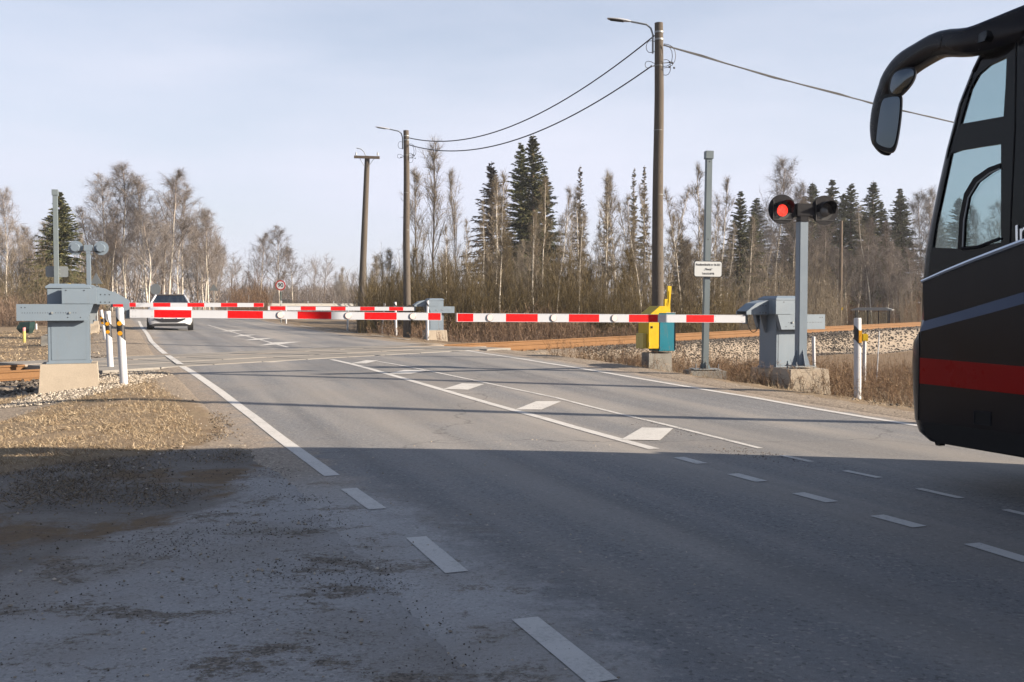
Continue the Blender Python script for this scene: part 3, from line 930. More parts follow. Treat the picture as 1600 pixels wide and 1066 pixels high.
# near left: cabinet's right front corner on the ground
c = PY(141, 617, 16.1); c.z = -0.05
LB = make_barrier('crossing_barrier', (c.x, c.y, gz(c.x, c.y) + 0.0), ROT, False, None,
    'grey barrier machine at the left edge, its long boom crossing the near left lane', boom_z=1.19, boom_len=5.2, first=0.37, S0=0.575, boom_pitch=-0.015, bh=0.133)
LB.scale = (1, 1, 0.965)
c = PY(1212, 610, 19.6)
RB = make_barrier('crossing_barrier', (c.x, c.y, gz(c.x, c.y) + 0.0), ROT, True, None,
    'grey barrier machine beside the red signal, boom reaching left past the teal cabinet', boom_z=1.27, boom_len=5.75, first=0.69, S0=0.597, boom_pitch=0.0085, bh=0.130)
RB.scale = (1, 1, 1.08)
c = PY(671, 528, 41.5)
FB = make_barrier('crossing_barrier', (c.x, c.y, gz(c.x, c.y)), ROT, True, None,
    'distant grey barrier machine right of the shorter lamp pole, boom pointing left', boom_z=1.25, boom_len=5.78, first=0.45, S0=0.585, refl=False, boom_pitch=0.006)
c = PY(188, 515, 36.8)
FL = make_barrier('crossing_barrier', (c.x - 0.9, c.y, gz(c.x, c.y)), ROT, False, None,
    'far left barrier machine hidden behind the nearest one, boom before the white car', boom_z=0.965, boom_len=5.35, first=0.78, S0=0.60, refl=False, lead='r', boom_pitch=-0.002)
for r_, (pt, zt, L_) in ():
    pass

# ---------------------------------------------------------------- flashing signals
def led_mat():
    t = NT('red_lamp_lit'); v = t.vor(95)
    e = t.mix(t.mr(v, 0.25, 0.5), (1.0, 0.10, 0.05), (0.55, 0.01, 0.008))
    t.s(Base_Color=(0.2, 0.005, 0.005, 1)); t.l(e, t.b.inputs['Emission Color']); t.s(Roughness=0.3, Emission_Strength=0.9)
    return t.m
M['red_lamp'] = led_mat()
M['lamp_off'] = paint('lamp_off', (0.05, 0.05, 0.05), 0.12)
M['visor_inner'] = paint('visor_inner', (0.012, 0.012, 0.012), 0.4)

def visor_shell(r0, r1, L, n=20, a0=-0.15 * pi, a1=1.15 * pi, droop=0.0):
    """open hood around a lamp: arc swept along -y"""
    b = MB(); vs = []
    for j, (rr, y) in enumerate(((r0, 0), (r0, -L), (r0 - 0.006, -L), (r0 - 0.006, 0))):
        for k in range(n + 1):
            q = a0 + (a1 - a0) * k / n
            yy = y * (0.45 + 0.55 * max(0, sin(q))) if y else 0
            vs.append((rr * cos(q), yy, rr * sin(q) - (droop if y else 0)))
    m = n + 1
    fs = [(j * m + k, j * m + k + 1, ((j + 1) % 4) * m + k + 1, ((j + 1) % 4) * m + k) for j in range(4) for k in range(n)]
    return b.add(vs, fs)

def make_signal(loc, rz, H, lit, label, dark=True, pole_w=0.15, blk=(0.36, 0.42, 0.36), sep=0.40):
    r = empty('crossing_signal', loc, rz, label, 'signal')
    bw, bh, bd = blk
    MB().frustum((-bw - .05, bw + .05, -bd - .05, bd + .05), (-bw, bw, -bd, bd), -0.3, bh).build('foundation_block', M['concrete'], r)
    pl = MB().box(-0.20, 0.20, -0.20, 0.20, bh + 0.03, bh + 0.05)
    bp = pl.build('base_plate', M['galvanised'], r)
    for sx_ in (-0.17, 0.17):
        for sy_ in (-0.17, 0.17):
            MB().cyl((sx_, sy_, bh), (sx_, sy_, bh + 0.12), 0.011, 6).cyl((sx_, sy_, bh + 0.05), (sx_, sy_, bh + 0.075), 0.022, 6).build('anchor_bolt', M['grey_dark'], bp)
    for k in range(4):
        g = MB().prism([(pole_w / 2, bh + 0.05), (pole_w / 2 + 0.10, bh + 0.05), (pole_w / 2, bh + 0.34)], -0.005, 0.005)
        g.xform(Matrix.Rotation(k * pi / 2, 4, 'Z')); g.build('gusset', M['grey_paint'], bp)
    MB().box(-pole_w / 2, pole_w / 2, -pole_w / 2, pole_w / 2, bh + 0.051, H - 0.22, 0.012).build('pole', M['grey_paint'], r)
    cm = M['charcoal'] if dark else M['grey_paint']
    MB().box(-0.075, 0.075, -0.09, 0.07, H - 0.22, H - 0.13).build('bracket', cm, r)
    MB().box(-0.15, 0.15, -0.10, 0.08, H - 0.13, H + 0.10, 0.01).build('junction_box', cm, r)
    for sg in (-1, 1):
        x = sg * sep
        disc = MB()
        n = 36
        disc.cyl((x, -0.055, 0), (x, -0.035, 0), 0.262, n)
        dd = disc.xform(Matrix.Translation((0, 0, H - 0.01))).build('backing_board', cm, r, True)
        hs = MB().cyl((x, -0.034, H - 0.01), (x, 0.16, H - 0.01), 0.165, 8, 0.15)
        hs.build('lamp_housing', cm, r)
        MB().tube([(x * 0.35, -0.0, H - 0.12), (x * 0.8, 0.02, H - 0.16)], 0.02, 8).build('support_arm', M['black_plastic'], r)
        v = visor_shell(0.160, 0.160, 0.25, a0=-0.10 * pi, a1=1.06 * pi)
        v.xform(Matrix.Translation((x, -0.055, H - 0.02)))
        v.build('visor', cm, r, True)
        # square frame round the lens
        fr = MB()
        fr.box(x - 0.175, x + 0.175, -0.066, -0.056, H - 0.195, H - 0.18).box(x - 0.185, x - 0.172, -0.085, -0.056, H - 0.19, H + 0.15)
        fr.build('lens_frame', M['black_plastic'], r)
        on = lit and sg < 0
        lens = MB(); ring = []
        for j in range(5):
            q = j / 4 * 0.5 * pi
            ring.append((0.105 * cos(q), 0.022 * sin(q)))
        vs = []; fs = []
        for (rr, y) in ring:
            for k in range(20): vs.append((x + max(rr, 0.001) * cos(2 * pi * k / 20), -0.057 - y, H - 0.03 + max(rr, 0.001) * sin(2 * pi * k / 20)))
        for j in range(4):
            for k in range(20): fs.append((j * 20 + k, j * 20 + (k + 1) % 20, (j + 1) * 20 + (k + 1) % 20, (j + 1) * 20 + k))
        lens.add(vs, fs).build('lit_lens' if on else 'lens', M['red_lamp'] if on else M['lamp_off'], r, True)
        MB().cyl((x, -0.0562, H - 0.03), (x, -0.0555, H - 0.03), 0.155, 24).build('lens_bezel', M['visor_inner'], r)
    return r
p = PY(1258, 612, 18.0); p.z = gz(p.x, p.y)
top = PY(1265, 325, 18.0)
make_signal((p.x, p.y + 0.3, p.z), radians(12), top.z - p.z, True,
            'crossing signal with two black discs on a grey pole, left lamp lit red', True, 0.165, (0.36, 0.40, 0.34), 0.41)
p = PY(140, 520, 38.0); p.z = gz(p.x, p.y); top = PY(140, 387, 38.0)
make_signal((p.x, p.y, p.z), radians(180 + 14), top.z - p.z, False,
            'far crossing signal seen from behind, two grey discs above the nearest barrier machine', False, 0.15, (0.3, 0.3, 0.3), 0.44)

# ---------------------------------------------------------------- posts with the name board
def make_name_post(loc, rz, H, label, back=False, zs=(2.35, 2.68), lean=0.0, wtxt=True):
    r = empty('name_board_post', loc, rz, label, 'sign post')
    r.rotation_euler = (0, lean, rz)
    MB().frustum((-0.42, 0.42, -0.3, 0.3), (-0.40, 0.40, -0.28, 0.28), -0.3, 0.25).build('foundation_block', M['concrete_old'], r)
    MB().box(-0.30, 0.30, -0.22, 0.22, 0.27, 0.29).box(-0.36, -0.30, -0.02, 0.02, 0.275, 0.286).build('base_plate', M['galvanised'], r)
    for sx_ in (-0.25, 0.25):
        MB().cyl((sx_, -0.17, 0.25), (sx_, -0.17, 0.40), 0.010, 6).build('anchor_bolt', M['grey_dark'], r)
    for k in range(4):
        g = MB().prism([(0.065, 0.29), (0.13, 0.29), (0.065, 0.46)], -0.005, 0.005)
        g.xform(Matrix.Rotation(k * pi / 2, 4, 'Z')); g.build('gusset', M['post_grey'], r)
    b = MB().box(-0.065, 0.065, -0.065, 0.065, 0.291, H, 0.008); b.build('pole', M['post_grey'], r)
    MB().box(-0.085, 0.085, -0.085, 0.085, H - 0.16, H + 0.01, 0.004).build('cap', M['post_grey'], r)
    hb = MB()
    for z in (H - 0.22, H * 0.62): hb.cyl((0.0, -0.068, z), (0.0, -0.064, z), 0.013, 8)
    hb.build('pole_holes', M['black_plastic'], r)
    z0, z1 = zs; w = 0.315
    def rr(w, z0, z1, rad, n=5):
        pts = []
        for cx, cz, q0 in ((w - rad, z1 - rad, 0), (-w + rad, z1 - rad, 90), (-w + rad, z0 + rad, 180), (w - rad, z0 + rad, 270)):
            for k in range(n + 1):
                q = radians(q0 + 90 * k / n); pts.append((cx + rad * cos(q), cz + rad * sin(q)))
        return pts
    bd = plate(rr(w, z0, z1, 0.05), [], 0.012, 'sign_board', M['black_plastic'] if not back else M['sign_back'], parent=r)
    bd.location = (0, -0.10, 0)
    pl = plate(rr(w - 0.016, z0 + 0.016, z1 - 0.016, 0.042), [], 0.003, 'sign_face', M['sign_white'], parent=bd); pl.location = (0, -0.004, 0)
    MB().box(-0.09, 0.09, -0.088, 0.0, z0 + 0.08, z0 + 0.11).box(-0.09, 0.09, -0.088, 0.0, z1 - 0.11, z1 - 0.08).build('clamp', M['galvanised'], r)
    if wtxt:
        h = z1 - z0
        for k, (tx, s, zz) in enumerate((('Raudteeülesõit nr 16-221', 0.062, z1 - h * 0.24), ('„Tiksoja“', 0.058, z1 - h * 0.52), ('Tel 615 8778', 0.058, z1 - h * 0.79))):
            mm = Matrix.Translation((0, -0.0055, zz)) @ Matrix.Rotation(pi / 2, 4, 'X')
            text_mesh(tx, s, 'lettering', M['black_plastic'], bd, mm, extrude=0.0008, bold=0.0012, space=0.88)
    return r
p = PY(1101, 585, 22.3); p.z = gz(p.x, p.y); top = PY(1106, 237, 22.3)
s0, s1 = PY(1107, 433.5, 22.3).z - p.z, PY(1107, 408, 22.3).z - p.z
make_name_post((p.x, p.y, p.z), radians(6), top.z - p.z, 'tall grey square post with a white lettered board, beside the teal cabinet', False, (s0, s1), lean=0.012)
p = PY(90, 540, 30.7); p.z = gz(p.x, p.y); top = PY(90, 297, 30.7)
s0, s1 = PY(90, 433, 30.7).z - p.z, PY(90, 416, 30.7).z - p.z
q = make_name_post((p.x, p.y, p.z), radians(195), top.z - p.z, 'tall grey square post with the blank back of a board, before the green spruce', True, (s0, s1), wtxt=False)

# ---------------------------------------------------------------- poles and wires
def make_lamp_pole(loc, H, r0, r1, label, arm_dir=(-1, 0.25), arm=True, scale=1.0, group=None, cable_loops=True):
    r = empty('lamp_pole', loc, 0, label, 'street lamp', group)
    pts = [(0, 0, -0.3)] + [(0.012 * sin(k), 0.01 * cos(2 * k), H * k / 10) for k in range(11)]
    rad = [r0] + [lerp(r0, r1, k / 10) for k in range(11)]
    MB().tube(pts, rad, 18).build('pole', M['concrete_pole'], r, True)
    for z in (0.975, 0.955):
        MB().cyl((0, 0, H * z - 0.03), (0, 0, H * z + 0.01), r1 * 1.09, 16).build('steel_band', M['galvanised'], r, True)
    for z in (0.88, 0.70, 0.52):
        MB().cyl((0, 0, H * z), (0, 0, H * z + 0.012), lerp(r0, r1, z) * 1.03, 16).build('wire_band', M['galvanised'], r, True)
    pg = MB()
    for k in range(16):
        z = H * (0.3 + 0.65 * k / 16); rr = lerp(r0, r1, z / H)
        pg.cyl((rr * 0.5, -rr * 0.88, z), (rr * 0.52, -rr * 0.92, z), 0.014, 6)
    pg.build('peg_holes', M['black_plastic'], r)
    d = Vector((arm_dir[0], arm_dir[1], 0)).normalized()
    a0 = d * (r1 + 0.05)
    pts = [a0 + Vector((0, 0, H - 0.75)), a0 + Vector((0, 0, H - 0.28)), a0 + d * 0.05 + Vector((0, 0, H - 0.12)), a0 + d * 0.16 + Vector((0, 0, H - 0.02)), a0 + d * 0.55 + Vector((0, 0, H + 0.08))]
    MB().tube([tuple(p) for p in pts], 0.024, 8).build('lamp_arm', M['galvanised'], r, True)
    lh = MB()
    secs = [(0.0, 0.03, 0.03), (0.08, 0.07, 0.045), (0.30, 0.14, 0.05), (0.52, 0.13, 0.035), (0.60, 0.09, 0.02)]
    n = 12; vs = []; side = Vector((-d.y, d.x, 0)); up = Vector((0, 0, 1)); o = Vector(pts[-1])
    tilt = 0.18
    for s, w, h in secs:
        c_ = o + d * s + up * (s * tilt)
        for k in range(n):
            q = 2 * pi * k / n
            vs.append(tuple(c_ + side * w * cos(q) + up * (h * sin(q) if sin(q) > 0 else h * 0.35 * sin(q))))
    fs = [(i * n + k, i * n + (k + 1) % n, (i + 1) * n + (k + 1) % n, (i + 1) * n + k) for i in range(len(secs) - 1) for k in range(n)] + [tuple(range(n)), tuple(reversed(range(4 * n, 5 * n)))]
    lh.add(vs, fs); lh.build('lamp_head', M['white_paint'], r, True)
    vs = [tuple(o + d * a + up * (a * tilt - 0.022) + side * b) for a, b in ((0.2, -.09), (0.54, -.09), (0.54, .09), (0.2, .09))]
    MB().add(vs, [(0, 1, 2, 3)]).add([(x, y, z + 0.008) for x, y, z in vs], [(0, 1, 2, 3)]).build('lamp_glass', M['charcoal'], r)
    if cable_loops:
        b = MB()
        rnd = random.Random(int(H * 1000))
        for k, (z0, z1, ex) in enumerate(((H - 0.55, H - 1.15, 0.30), (H - 0.6, H - 1.1, 0.22), (H - 0.95, H - 1.3, 0.18), (H - 1.05, H - 1.05, -0.25), (H - 0.5, H - 0.7, -0.22))):
            ex = ex if r0 > 0 else -ex
            pts = []
            for j in range(9):
                q = j / 8; pts.append(((r1 + ex * sin(q * pi) * (1 if ex > 0 else 1)) * (1 if ex > 0 else 1) + (0 if ex > 0 else -2 * r1), -0.12 + 0.04 * k * q, lerp(z0, z1, q) + 0.08 * sin(q * 2 * pi)))
            b.tube(pts, 0.008, 5)
        b.build('cable_loops', M['cable'], r)
        b = MB()
        for dx, dz in ((0.26, -1.0), (0.32, -1.02), (0.25, -1.12), (0.37, -1.14), (-0.2, -1.1)):
            b.sphere((dx, -0.1, H + dz), 0.028, 8)
        b.build('connectors', M['black_plastic'], r)
        b = MB()
        for dx in (0.3,):
            b.tube([(r1, -0.1, H - 1.02), (0.34, -0.1, H - 1.0)], 0.012, 5)
            b.tube([(-r1, -0.1, H - 1.1), (-0.22, -0.1, H - 1.1)], 0.012, 5)
        b.build('connector_stub', M['galvanised'], r)
    return r
def pole_at(px, topy, Y):
    p = PY(px, 560, Y); z = gz(p.x, p.y); H = PY(px, topy, Y).z - z
    return (p.x, p.y, z), H
(la, HA) = pole_at(1027, 36, 26.0)
PA = make_lamp_pole(la, HA, 0.165, 0.105, 'tall round lamp pole rising behind the yellow and teal cabinet')
(lb, HB) = pole_at(636, 204, 42.0)
PB = make_lamp_pole(lb, HB, 0.16, 0.11, 'shorter looking lamp pole beside the distant barrier machine')
# utility pole with a cross arm, leaning a little
p = PY(563, 516, 50.0); z = gz(p.x, p.y); tp = PY(574, 244, 50.0)
up_ = empty('utility_pole', (p.x, p.y, z), 0, 'leaning utility pole with a wooden crossarm and two insulators', 'utility pole')
HH = tp.z - z; lx = tp.x - p.x
def onp(t, off=(0, 0, 0)): return (lx * t + off[0], off[1], HH * t + off[2])
MB().tube([onp(-0.03), onp(0), onp(0.5), onp(1)], [0.185, 0.185, 0.155, 0.125], 16).build('pole', M['concrete_pole'], up_, True)
MB().box(-0.62, 0.62, -0.19, -0.12, -0.06, 0.07, 0.006, Matrix.Translation(onp(0.99)) @ Matrix.Rotation(0.03, 4, 'Y')).build('crossarm', M['wood_pole'], up_)
for sg in (-1, 1):
    MB().tube([onp(0.99, (sg * 0.34, -0.14, -0.06)), onp(0.94, (sg * 0.10, -0.13, 0))], 0.014, 6).build('brace', M['grey_dark'], up_)
    b = MB().cyl(onp(0.99, (sg * 0.52, -0.15, 0.06)), onp(0.99, (sg * 0.52, -0.15, 0.16)), 0.014, 8)
    b.cyl(onp(0.99, (sg * 0.52, -0.15, 0.12)), onp(0.99, (sg * 0.52, -0.15, 0.19)), 0.045, 10, 0.03).cyl(onp(0.99, (sg * 0.52, -0.15, 0.19)), onp(0.99, (sg * 0.52, -0.15, 0.25)), 0.035, 10, 0.02)
    b.build('insulator', M['galvanised'], up_, True)
MB().tube([onp(1, (-0.08, -0.02, 0.0)), onp(1, (-0.16, -0.03, 0.2)), onp(1, (-0.30, -0.04, 0.33)), onp(1, (-0.52, -0.06, 0.38))], 0.02, 8).build('curved_bracket', M['galvanised'], up_, True)
# far wooden pole beyond the track on the right
(lc, HC) = pole_at(1312, 345, 76.0)
wp = empty('wooden_pole', lc, 0, 'thin wooden pole standing before the spruces near the bus shelter', 'utility pole')
MB().tube([(0, 0, -0.3), (0, 0, HC * .5), (0, 0, HC)], [0.14, 0.125, 0.11], 12).build('pole', M['wood_pole'], wp, True)
yz = PY(1314.5, 482.5, 76).z - lc[2]
MB().box(0.03, 0.15, -0.15, -0.12, yz - 0.1, yz + 0.1).build('tag_plate', M['yellow_paint'], wp)

def wire(p0, p1, sag, r, label, n=28, twist=0.0):
    p0, p1 = Vector(p0), Vector(p1); pts = []
    for k in range(n + 1):
        t = k / n; q = p0.lerp(p1, t); q.z -= sag * 4 * t * (1 - t); pts.append(q)
    b = MB().tube(pts, r, 6)
    if twist:
        b.tube([q + Vector((0, 0.01 * sin(i * 2.1), twist * sin(i * 1.7) * (1 if i < 8 else 0.4))) for i, q in enumerate(pts)], r * 0.7, 5)
    o = b.build('overhead_cable', M['cable'], None, True)
    tag(o, label, 'cable'); return o
A = Vector(la); B = Vector(lb)
wire(A + Vector((-0.12, 0, HA - 0.32)), B + Vector((0.11, 0, HB - 0.30)), 1.0, 0.019, 'upper of the two black cables slung between the lamp poles')
wire(A + Vector((-0.22, 0, HA - 1.10)), B + Vector((0.11, 0, HB - 0.58)), 0.95, 0.019, 'lower of the two black cables slung between the lamp poles')
pe = PY(2090, 272, 42.0)
wire(A + Vector((0.12, 0, HA - 0.55)), pe, 0.75, 0.019, 'black cable running right from the tall lamp pole towards the bus', twist=0.035)

# poles beside the road just right of the picture; their shadows cross both lanes
for k, (x, y) in enumerate(((11.5, 10.4), (12.8, 14.0))):
    z = gz(x, y)
    r = empty('roadside_pole', (x, y, z), 0, ('roadside pole hidden behind the bus, nearer the camera', 'roadside pole hidden behind the bus, farther away')[k], 'utility pole')
    MB().tube([(0, 0, -0.3), (0, 0, 4.5), (0, 0, 9.0)], [0.15, 0.125, 0.10], 14).build('pole', M['wood_pole'], r, True)
    MB().box(-0.5, 0.5, -0.15, -0.09, 8.6, 8.7).build('crossarm', M['wood_pole'], r)

# ---------------------------------------------------------------- yellow and teal cabinet
p = PY(1026, 575, 23.4); zc = gz(p.x, p.y)
cb = empty('relay_cabinet', (p.x, p.y, zc), TH * 0.8, 'yellow and teal steel cabinet on a concrete plinth at the foot of the tall pole', 'cabinet')
k_ = 23.4 / F
w_l, w_r = -0.30, 0.30
MB().frustum((-0.30, 0.30, -0.22, 0.22), (-0.28, 0.28, -0.20, 0.20), -0.3, 0.46).build('plinth', M['concrete_old'], cb)
MB().box(-0.08, 0.33, -0.28, 0.27, 0.50, 1.36, 0.01).build('teal_box', M['teal_paint'], cb)
yb = MB().box(-0.34, -0.083, -0.30, 0.27, 0.56, 1.30, 0.008).build('yellow_box', M['yellow_paint'], cb)
MB().prism([(-0.34, 1.303), (-0.083, 1.303), (-0.083, 1.365), (0.10, 1.365), (0.10, 1.52), (-0.06, 1.52)], -0.29, 0.26).build('sloping_hood', M['yellow_paint'], cb)
MB().box(-0.43, -0.345, -0.20, 0.2, 0.56, 0.90, 0.006).build('side_box', M['old_yellow'], cb)
MB().box(-0.29, -0.24, -0.306, -0.30, 1.02, 1.07).build('latch', M['charcoal'], yb)
for z in (0.62, 1.15):
    MB().cyl((-0.325, -0.308, z), (-0.325, -0.308, z + 0.09), 0.011, 8).build('hinge', M['old_yellow'], yb)
MB().box(0.31, 0.333, -0.287, -0.281, 0.53, 1.33).box(-0.07, -0.055, -0.287, -0.281, 0.53, 1.33).build('corner_seam', M['charcoal'], cb)
MB().box(-0.085, 0.335, -0.285, 0.275, 1.361, 1.375).build('lid_edge', M['galvanised'], cb)
MB().prism([(0.11, 1.363), (0.26, 1.363), (0.25, 1.42), (0.235, 1.86), (0.215, 1.86), (0.215, 1.53), (0.14, 1.55), (0.185, 1.50), (0.185, 1.68), (0.115, 1.68), (0.112, 1.5)], -0.18, -0.10).build('yellow_bracket', M['yellow_paint'], cb)
MB().prism([(0.216, 1.56), (0.25, 1.58), (0.285, 1.97), (0.19, 1.98), (0.19, 1.6)], -0.17, -0.11).build('upright_bar', M['yellow_paint'], cb)

# ---------------------------------------------------------------- delineator posts
def make_delineator(loc, H, lean, label, style, rz=0.0, w=0.062, group=None):
    r = empty('delineator_post', loc, rz, label, 'road post', group)
    r.rotation_euler = (0, lean, rz)
    n = 16
    def ring(z, k=1.0, sl=0.0):
        return [(w * k * cos(2 * pi * i / n), w * 0.85 * k * sin(2 * pi * i / n), z + sl * cos(2 * pi * i / n) * w) for i in range(n)]
    b = MB(); L = [ring(-0.25), ring(H - 0.02), ring(H, 0.93)]
    vs = sum(L, [])
    fs = [(j * n + i, j * n + (i + 1) % n, (j + 1) * n + (i + 1) % n, (j + 1) * n + i) for j in range(2) for i in range(n)] + [tuple(range(2 * n, 3 * n))]
    b.add(vs, fs); b.build('post', M['white_plastic'], r, True)
    if style in ('dots', 'side'):
        z0, z1, sl = H - 0.44, H - 0.20, -1.3
        b = MB(); vs = ring(z0, 1.012, sl) + ring(z1, 1.012, sl)
        b.add(vs, [(i, (i + 1) % n, n + (i + 1) % n, n + i) for i in range(n)])
        band = b.build('black_band', M['black_plastic'], r, True)
        if style == 'dots':
            for zz in (H - 0.245, H - 0.40):
                MB().cyl((0.0, -w * 0.85 - 0.010, zz), (0.0, -w * 0.85 + 0.0, zz), 0.036, 16).build('reflector', M['amber'], band)
        else:
            MB().box(0.004, 0.056, -w * 0.85 - 0.004, -w * 0.85 + 0.02, H - 0.42, H - 0.21).build('reflector', M['amber'], band)
    elif style == 'cap':
        b = MB(); vs = ring(H - 0.20, 1.012, -1) + ring(H - 0.10, 1.012, -1)
        b.add(vs, [(i, (i + 1) % n, n + (i + 1) % n, n + i) for i in range(n)])
        b.build('black_band', M['black_plastic'], r, True)
    return r
M['white_plastic'] = paint('white_plastic', (0.42, 0.43, 0.45), 0.5, 0, 0.05, 0.35, (0.24, 0.20, 0.16), 2.5)
def dpost(bx, by, tx, ty, Y, label, style, **kw):
    p = PY(bx, by, Y); z = gz(p.x, p.y); t = PY(tx, ty, Y)
    H = t.z - z
    return make_delineator((p.x, p.y, z - 0.02), H + 0.02, math.atan2(t.x - p.x, H), label, style, **kw)
dpost(194, 619, 187, 481, 16.1, 'nearest white road post with a black band and two amber dots, leaning left', 'dots', rz=0.1)
dpost(174, 589, 168, 486, 19.6, 'second white road post with amber dots, just behind the nearest one', 'dots', rz=0.1, w=0.058)
dpost(1340, 614, 1340, 497, 17.4, 'white road post with black band and tall amber strip near the bus', 'side')
dpost(668, 530, 668, 470, 40.0, 'white road post just left of the distant barrier machine', 'cap', w=0.055)
dpost(619, 526, 617.5, 472, 45.0, 'white road post left of the shorter lamp pole', 'cap', w=0.055)
dpost(597, 521, 601, 474, 48.0, 'white road post leaning right between the two background poles', 'plain', w=0.05)
dpost(543, 515, 544, 478, 52.0, 'white road post just left of the leaning utility pole', 'cap', w=0.05)
dpost(447, 504, 447, 478, 66.0, 'small white road post under the speed sign', 'plain', w=0.05)
dpost(165, 541, 158, 484, 31.0, 'thin white road post tucked behind the nearest barrier nose', 'dots', w=0.05)
# low stakes beside the railway on the left and right
dpost(57, 523, 56.5, 506, 50.0, 'short pale stake left of the nearest barrier cabinet', 'plain', w=0.045)
p = PY(38, 538, 33.5); z = gz(p.x, p.y); t = PY(37, 512, 33.5)
r = empty('marker_stake', (p.x, p.y, z), 0, 'mossy yellow marker stake with a pink top beyond the left rails', 'stake')
MB().cyl((0, 0, -0.2), (0, 0, t.z - z - 0.12), 0.05, 10).build('stake', M['old_yellow'], r, True)
MB().cyl((0, 0, t.z - z - 0.12), (0, 0, t.z - z), 0.051, 10).build('painted_top', M['pink_paint'], r, True)
p = PY(43, 520, 44.0); z = gz(p.x, p.y)
r = empty('green_bin', (p.x, p.y, max(z, p.z - 0.3)), 0, 'dark green plastic tub lying behind the pink topped stake', 'tub')
MB().frustum((-0.20, 0.12, -0.15, 0.15), (-0.36, 0.20, -0.25, 0.25), 0.0, 0.22).frustum((-0.36, 0.20, -0.25, 0.25), (-0.22, 0.22, -0.25, 0.25), 0.22, 0.50).build('body', M['green_plastic'], r)
MB().tube([(-0.22, 0.26, 0.50), (0.22, 0.26, 0.50)], 0.02, 8).build('rim', M['green_plastic'], r)
for (bx, by, tx, ty, Y, lb_, st) in ((1370, 545, 1374, 517, 30.0, 'thin white stick leaning in the ballast near the bus', 'stick'), (1351, 540, 1351, 524, 27.0, 'small yellow capped marker behind the amber strip road post', 'y'), (1273, 545, 1271, 526, 29.0, 'short white marker right of the signal pole', 'w')):
    p = PY(bx, by, Y); z = gz(p.x, p.y); t = PY(tx, ty, Y); H = max(0.3, t.z - z)
    r = empty('track_marker', (p.x, p.y, z), 0, lb_, 'stake'); r.rotation_euler = (0, math.atan2(t.x - p.x, H), 0)
    MB().cyl((0, 0, -0.1), (0, 0, H), 0.018 if st == 'stick' else 0.05, 8).build('stake', M['white_plastic'], r, True)
    if st == 'y':
        MB().box(-0.08, 0.08, -0.06, 0.06, H - 0.16, H + 0.04, 0.02).build('cap', M['yellow_paint'], r)
# yellow marker behind the near-left machine
p = PY(110, 540, 27.0); z = gz(p.x, p.y); t = PY(110, 443, 27.0)
r = empty('yellow_post', (p.x, p.y, z), 0, 'yellow post whose tip shows above the nearest barrier cabinet', 'post')
MB().box(-0.03, 0.03, -0.03, 0.03, -0.2, t.z - z - 0.03).build('post', M['grey_dark'], r)
MB().frustum((-0.032, 0.032, -0.032, 0.032), (-0.028, 0.022, -0.03, 0.03), t.z - z - 0.4, t.z - z).build('painted_tip', M['yellow_paint'], r)

# ---------------------------------------------------------------- road signs
def pole_sign(px, py_base, Y, zc_py, label, kind):
    p = PY(px, py_base, Y); z = gz(p.x, p.y); zc = PY(px, zc_py, Y).z - z
    r = empty('road_sign', (p.x, p.y, z), 0, label, 'road sign')
    MB().cyl((0, 0, -0.2), (0, 0, zc + 0.25), 0.035, 10).build('pole', M['galvanised'], r, True)
    return r, zc
r, zc = pole_sign(439, 500, 68.0, 446, 'round red rimmed speed limit sign reading 90', '90')
R9 = 0.335
MB().cyl((0, -0.06, zc), (0, -0.045, zc), R9, 36).build('red_rim', M['red_paint'], r)
MB().cyl((0, -0.066, zc), (0, -0.061, zc), R9 * 0.78, 36).build('sign_face', M['sign_white'], r)
text_mesh('90', 0.40, 'lettering', M['black_plastic'], r, Matrix.Translation((0, -0.0685, zc)) @ Matrix.Rotation(pi / 2, 4, 'X'), extrude=0.001, bold=0.008, space=0.95)
MB().cyl((0.0, 0.0, zc - 1.0), (0, 0, zc - 0.42), 0.05, 10).build('pole_sleeve', M['green_plastic'], r)
r, zc = pole_sign(152, 510, 44.0, 438, 'grey back of a triangular sign beside the far signal', 'tri')
b = MB()
pts = [(0.31 * cos(q), 0.31 * sin(q)) for q in (pi / 2, pi / 2 + 2.094, pi / 2 + 4.189)]
b.prism([(a, zc + c_) for a, c_ in pts], -0.055, -0.04)
b.build('sign_plate', M['sign_back'], r)
MB().box(-0.14, 0.14, -0.055, -0.04, zc - 0.52, zc - 0.24).build('lower_plate', M['sign_back'], r)
r, zc = pole_sign(244, 500, 62.0, 452, 'grey back of a round sign above the white car roof', 'rnd')
MB().cyl((0, -0.055, zc), (0, -0.04, zc), 0.33, 28).build('sign_plate', M['sign_back'], r)
r, zc = pole_sign(334.5, 492, 110.0, 455, 'small grey triangular sign far beyond the white car', 't2')
MB().prism([(-0.5, zc + 0.05), (0.5, zc + 0.05), (0, zc + 0.75)], -0.055, -0.04).build('sign_plate', M['sign_back'], r)
r, zc = pole_sign(389, 496, 100.0, 466, 'bare sign post left of the speed limit sign', 'p')
MB().box(-0.03, 0.03, -0.06, -0.04, zc - 0.3, zc + 0.3).build('sign_plate', M['sign_back'], r)

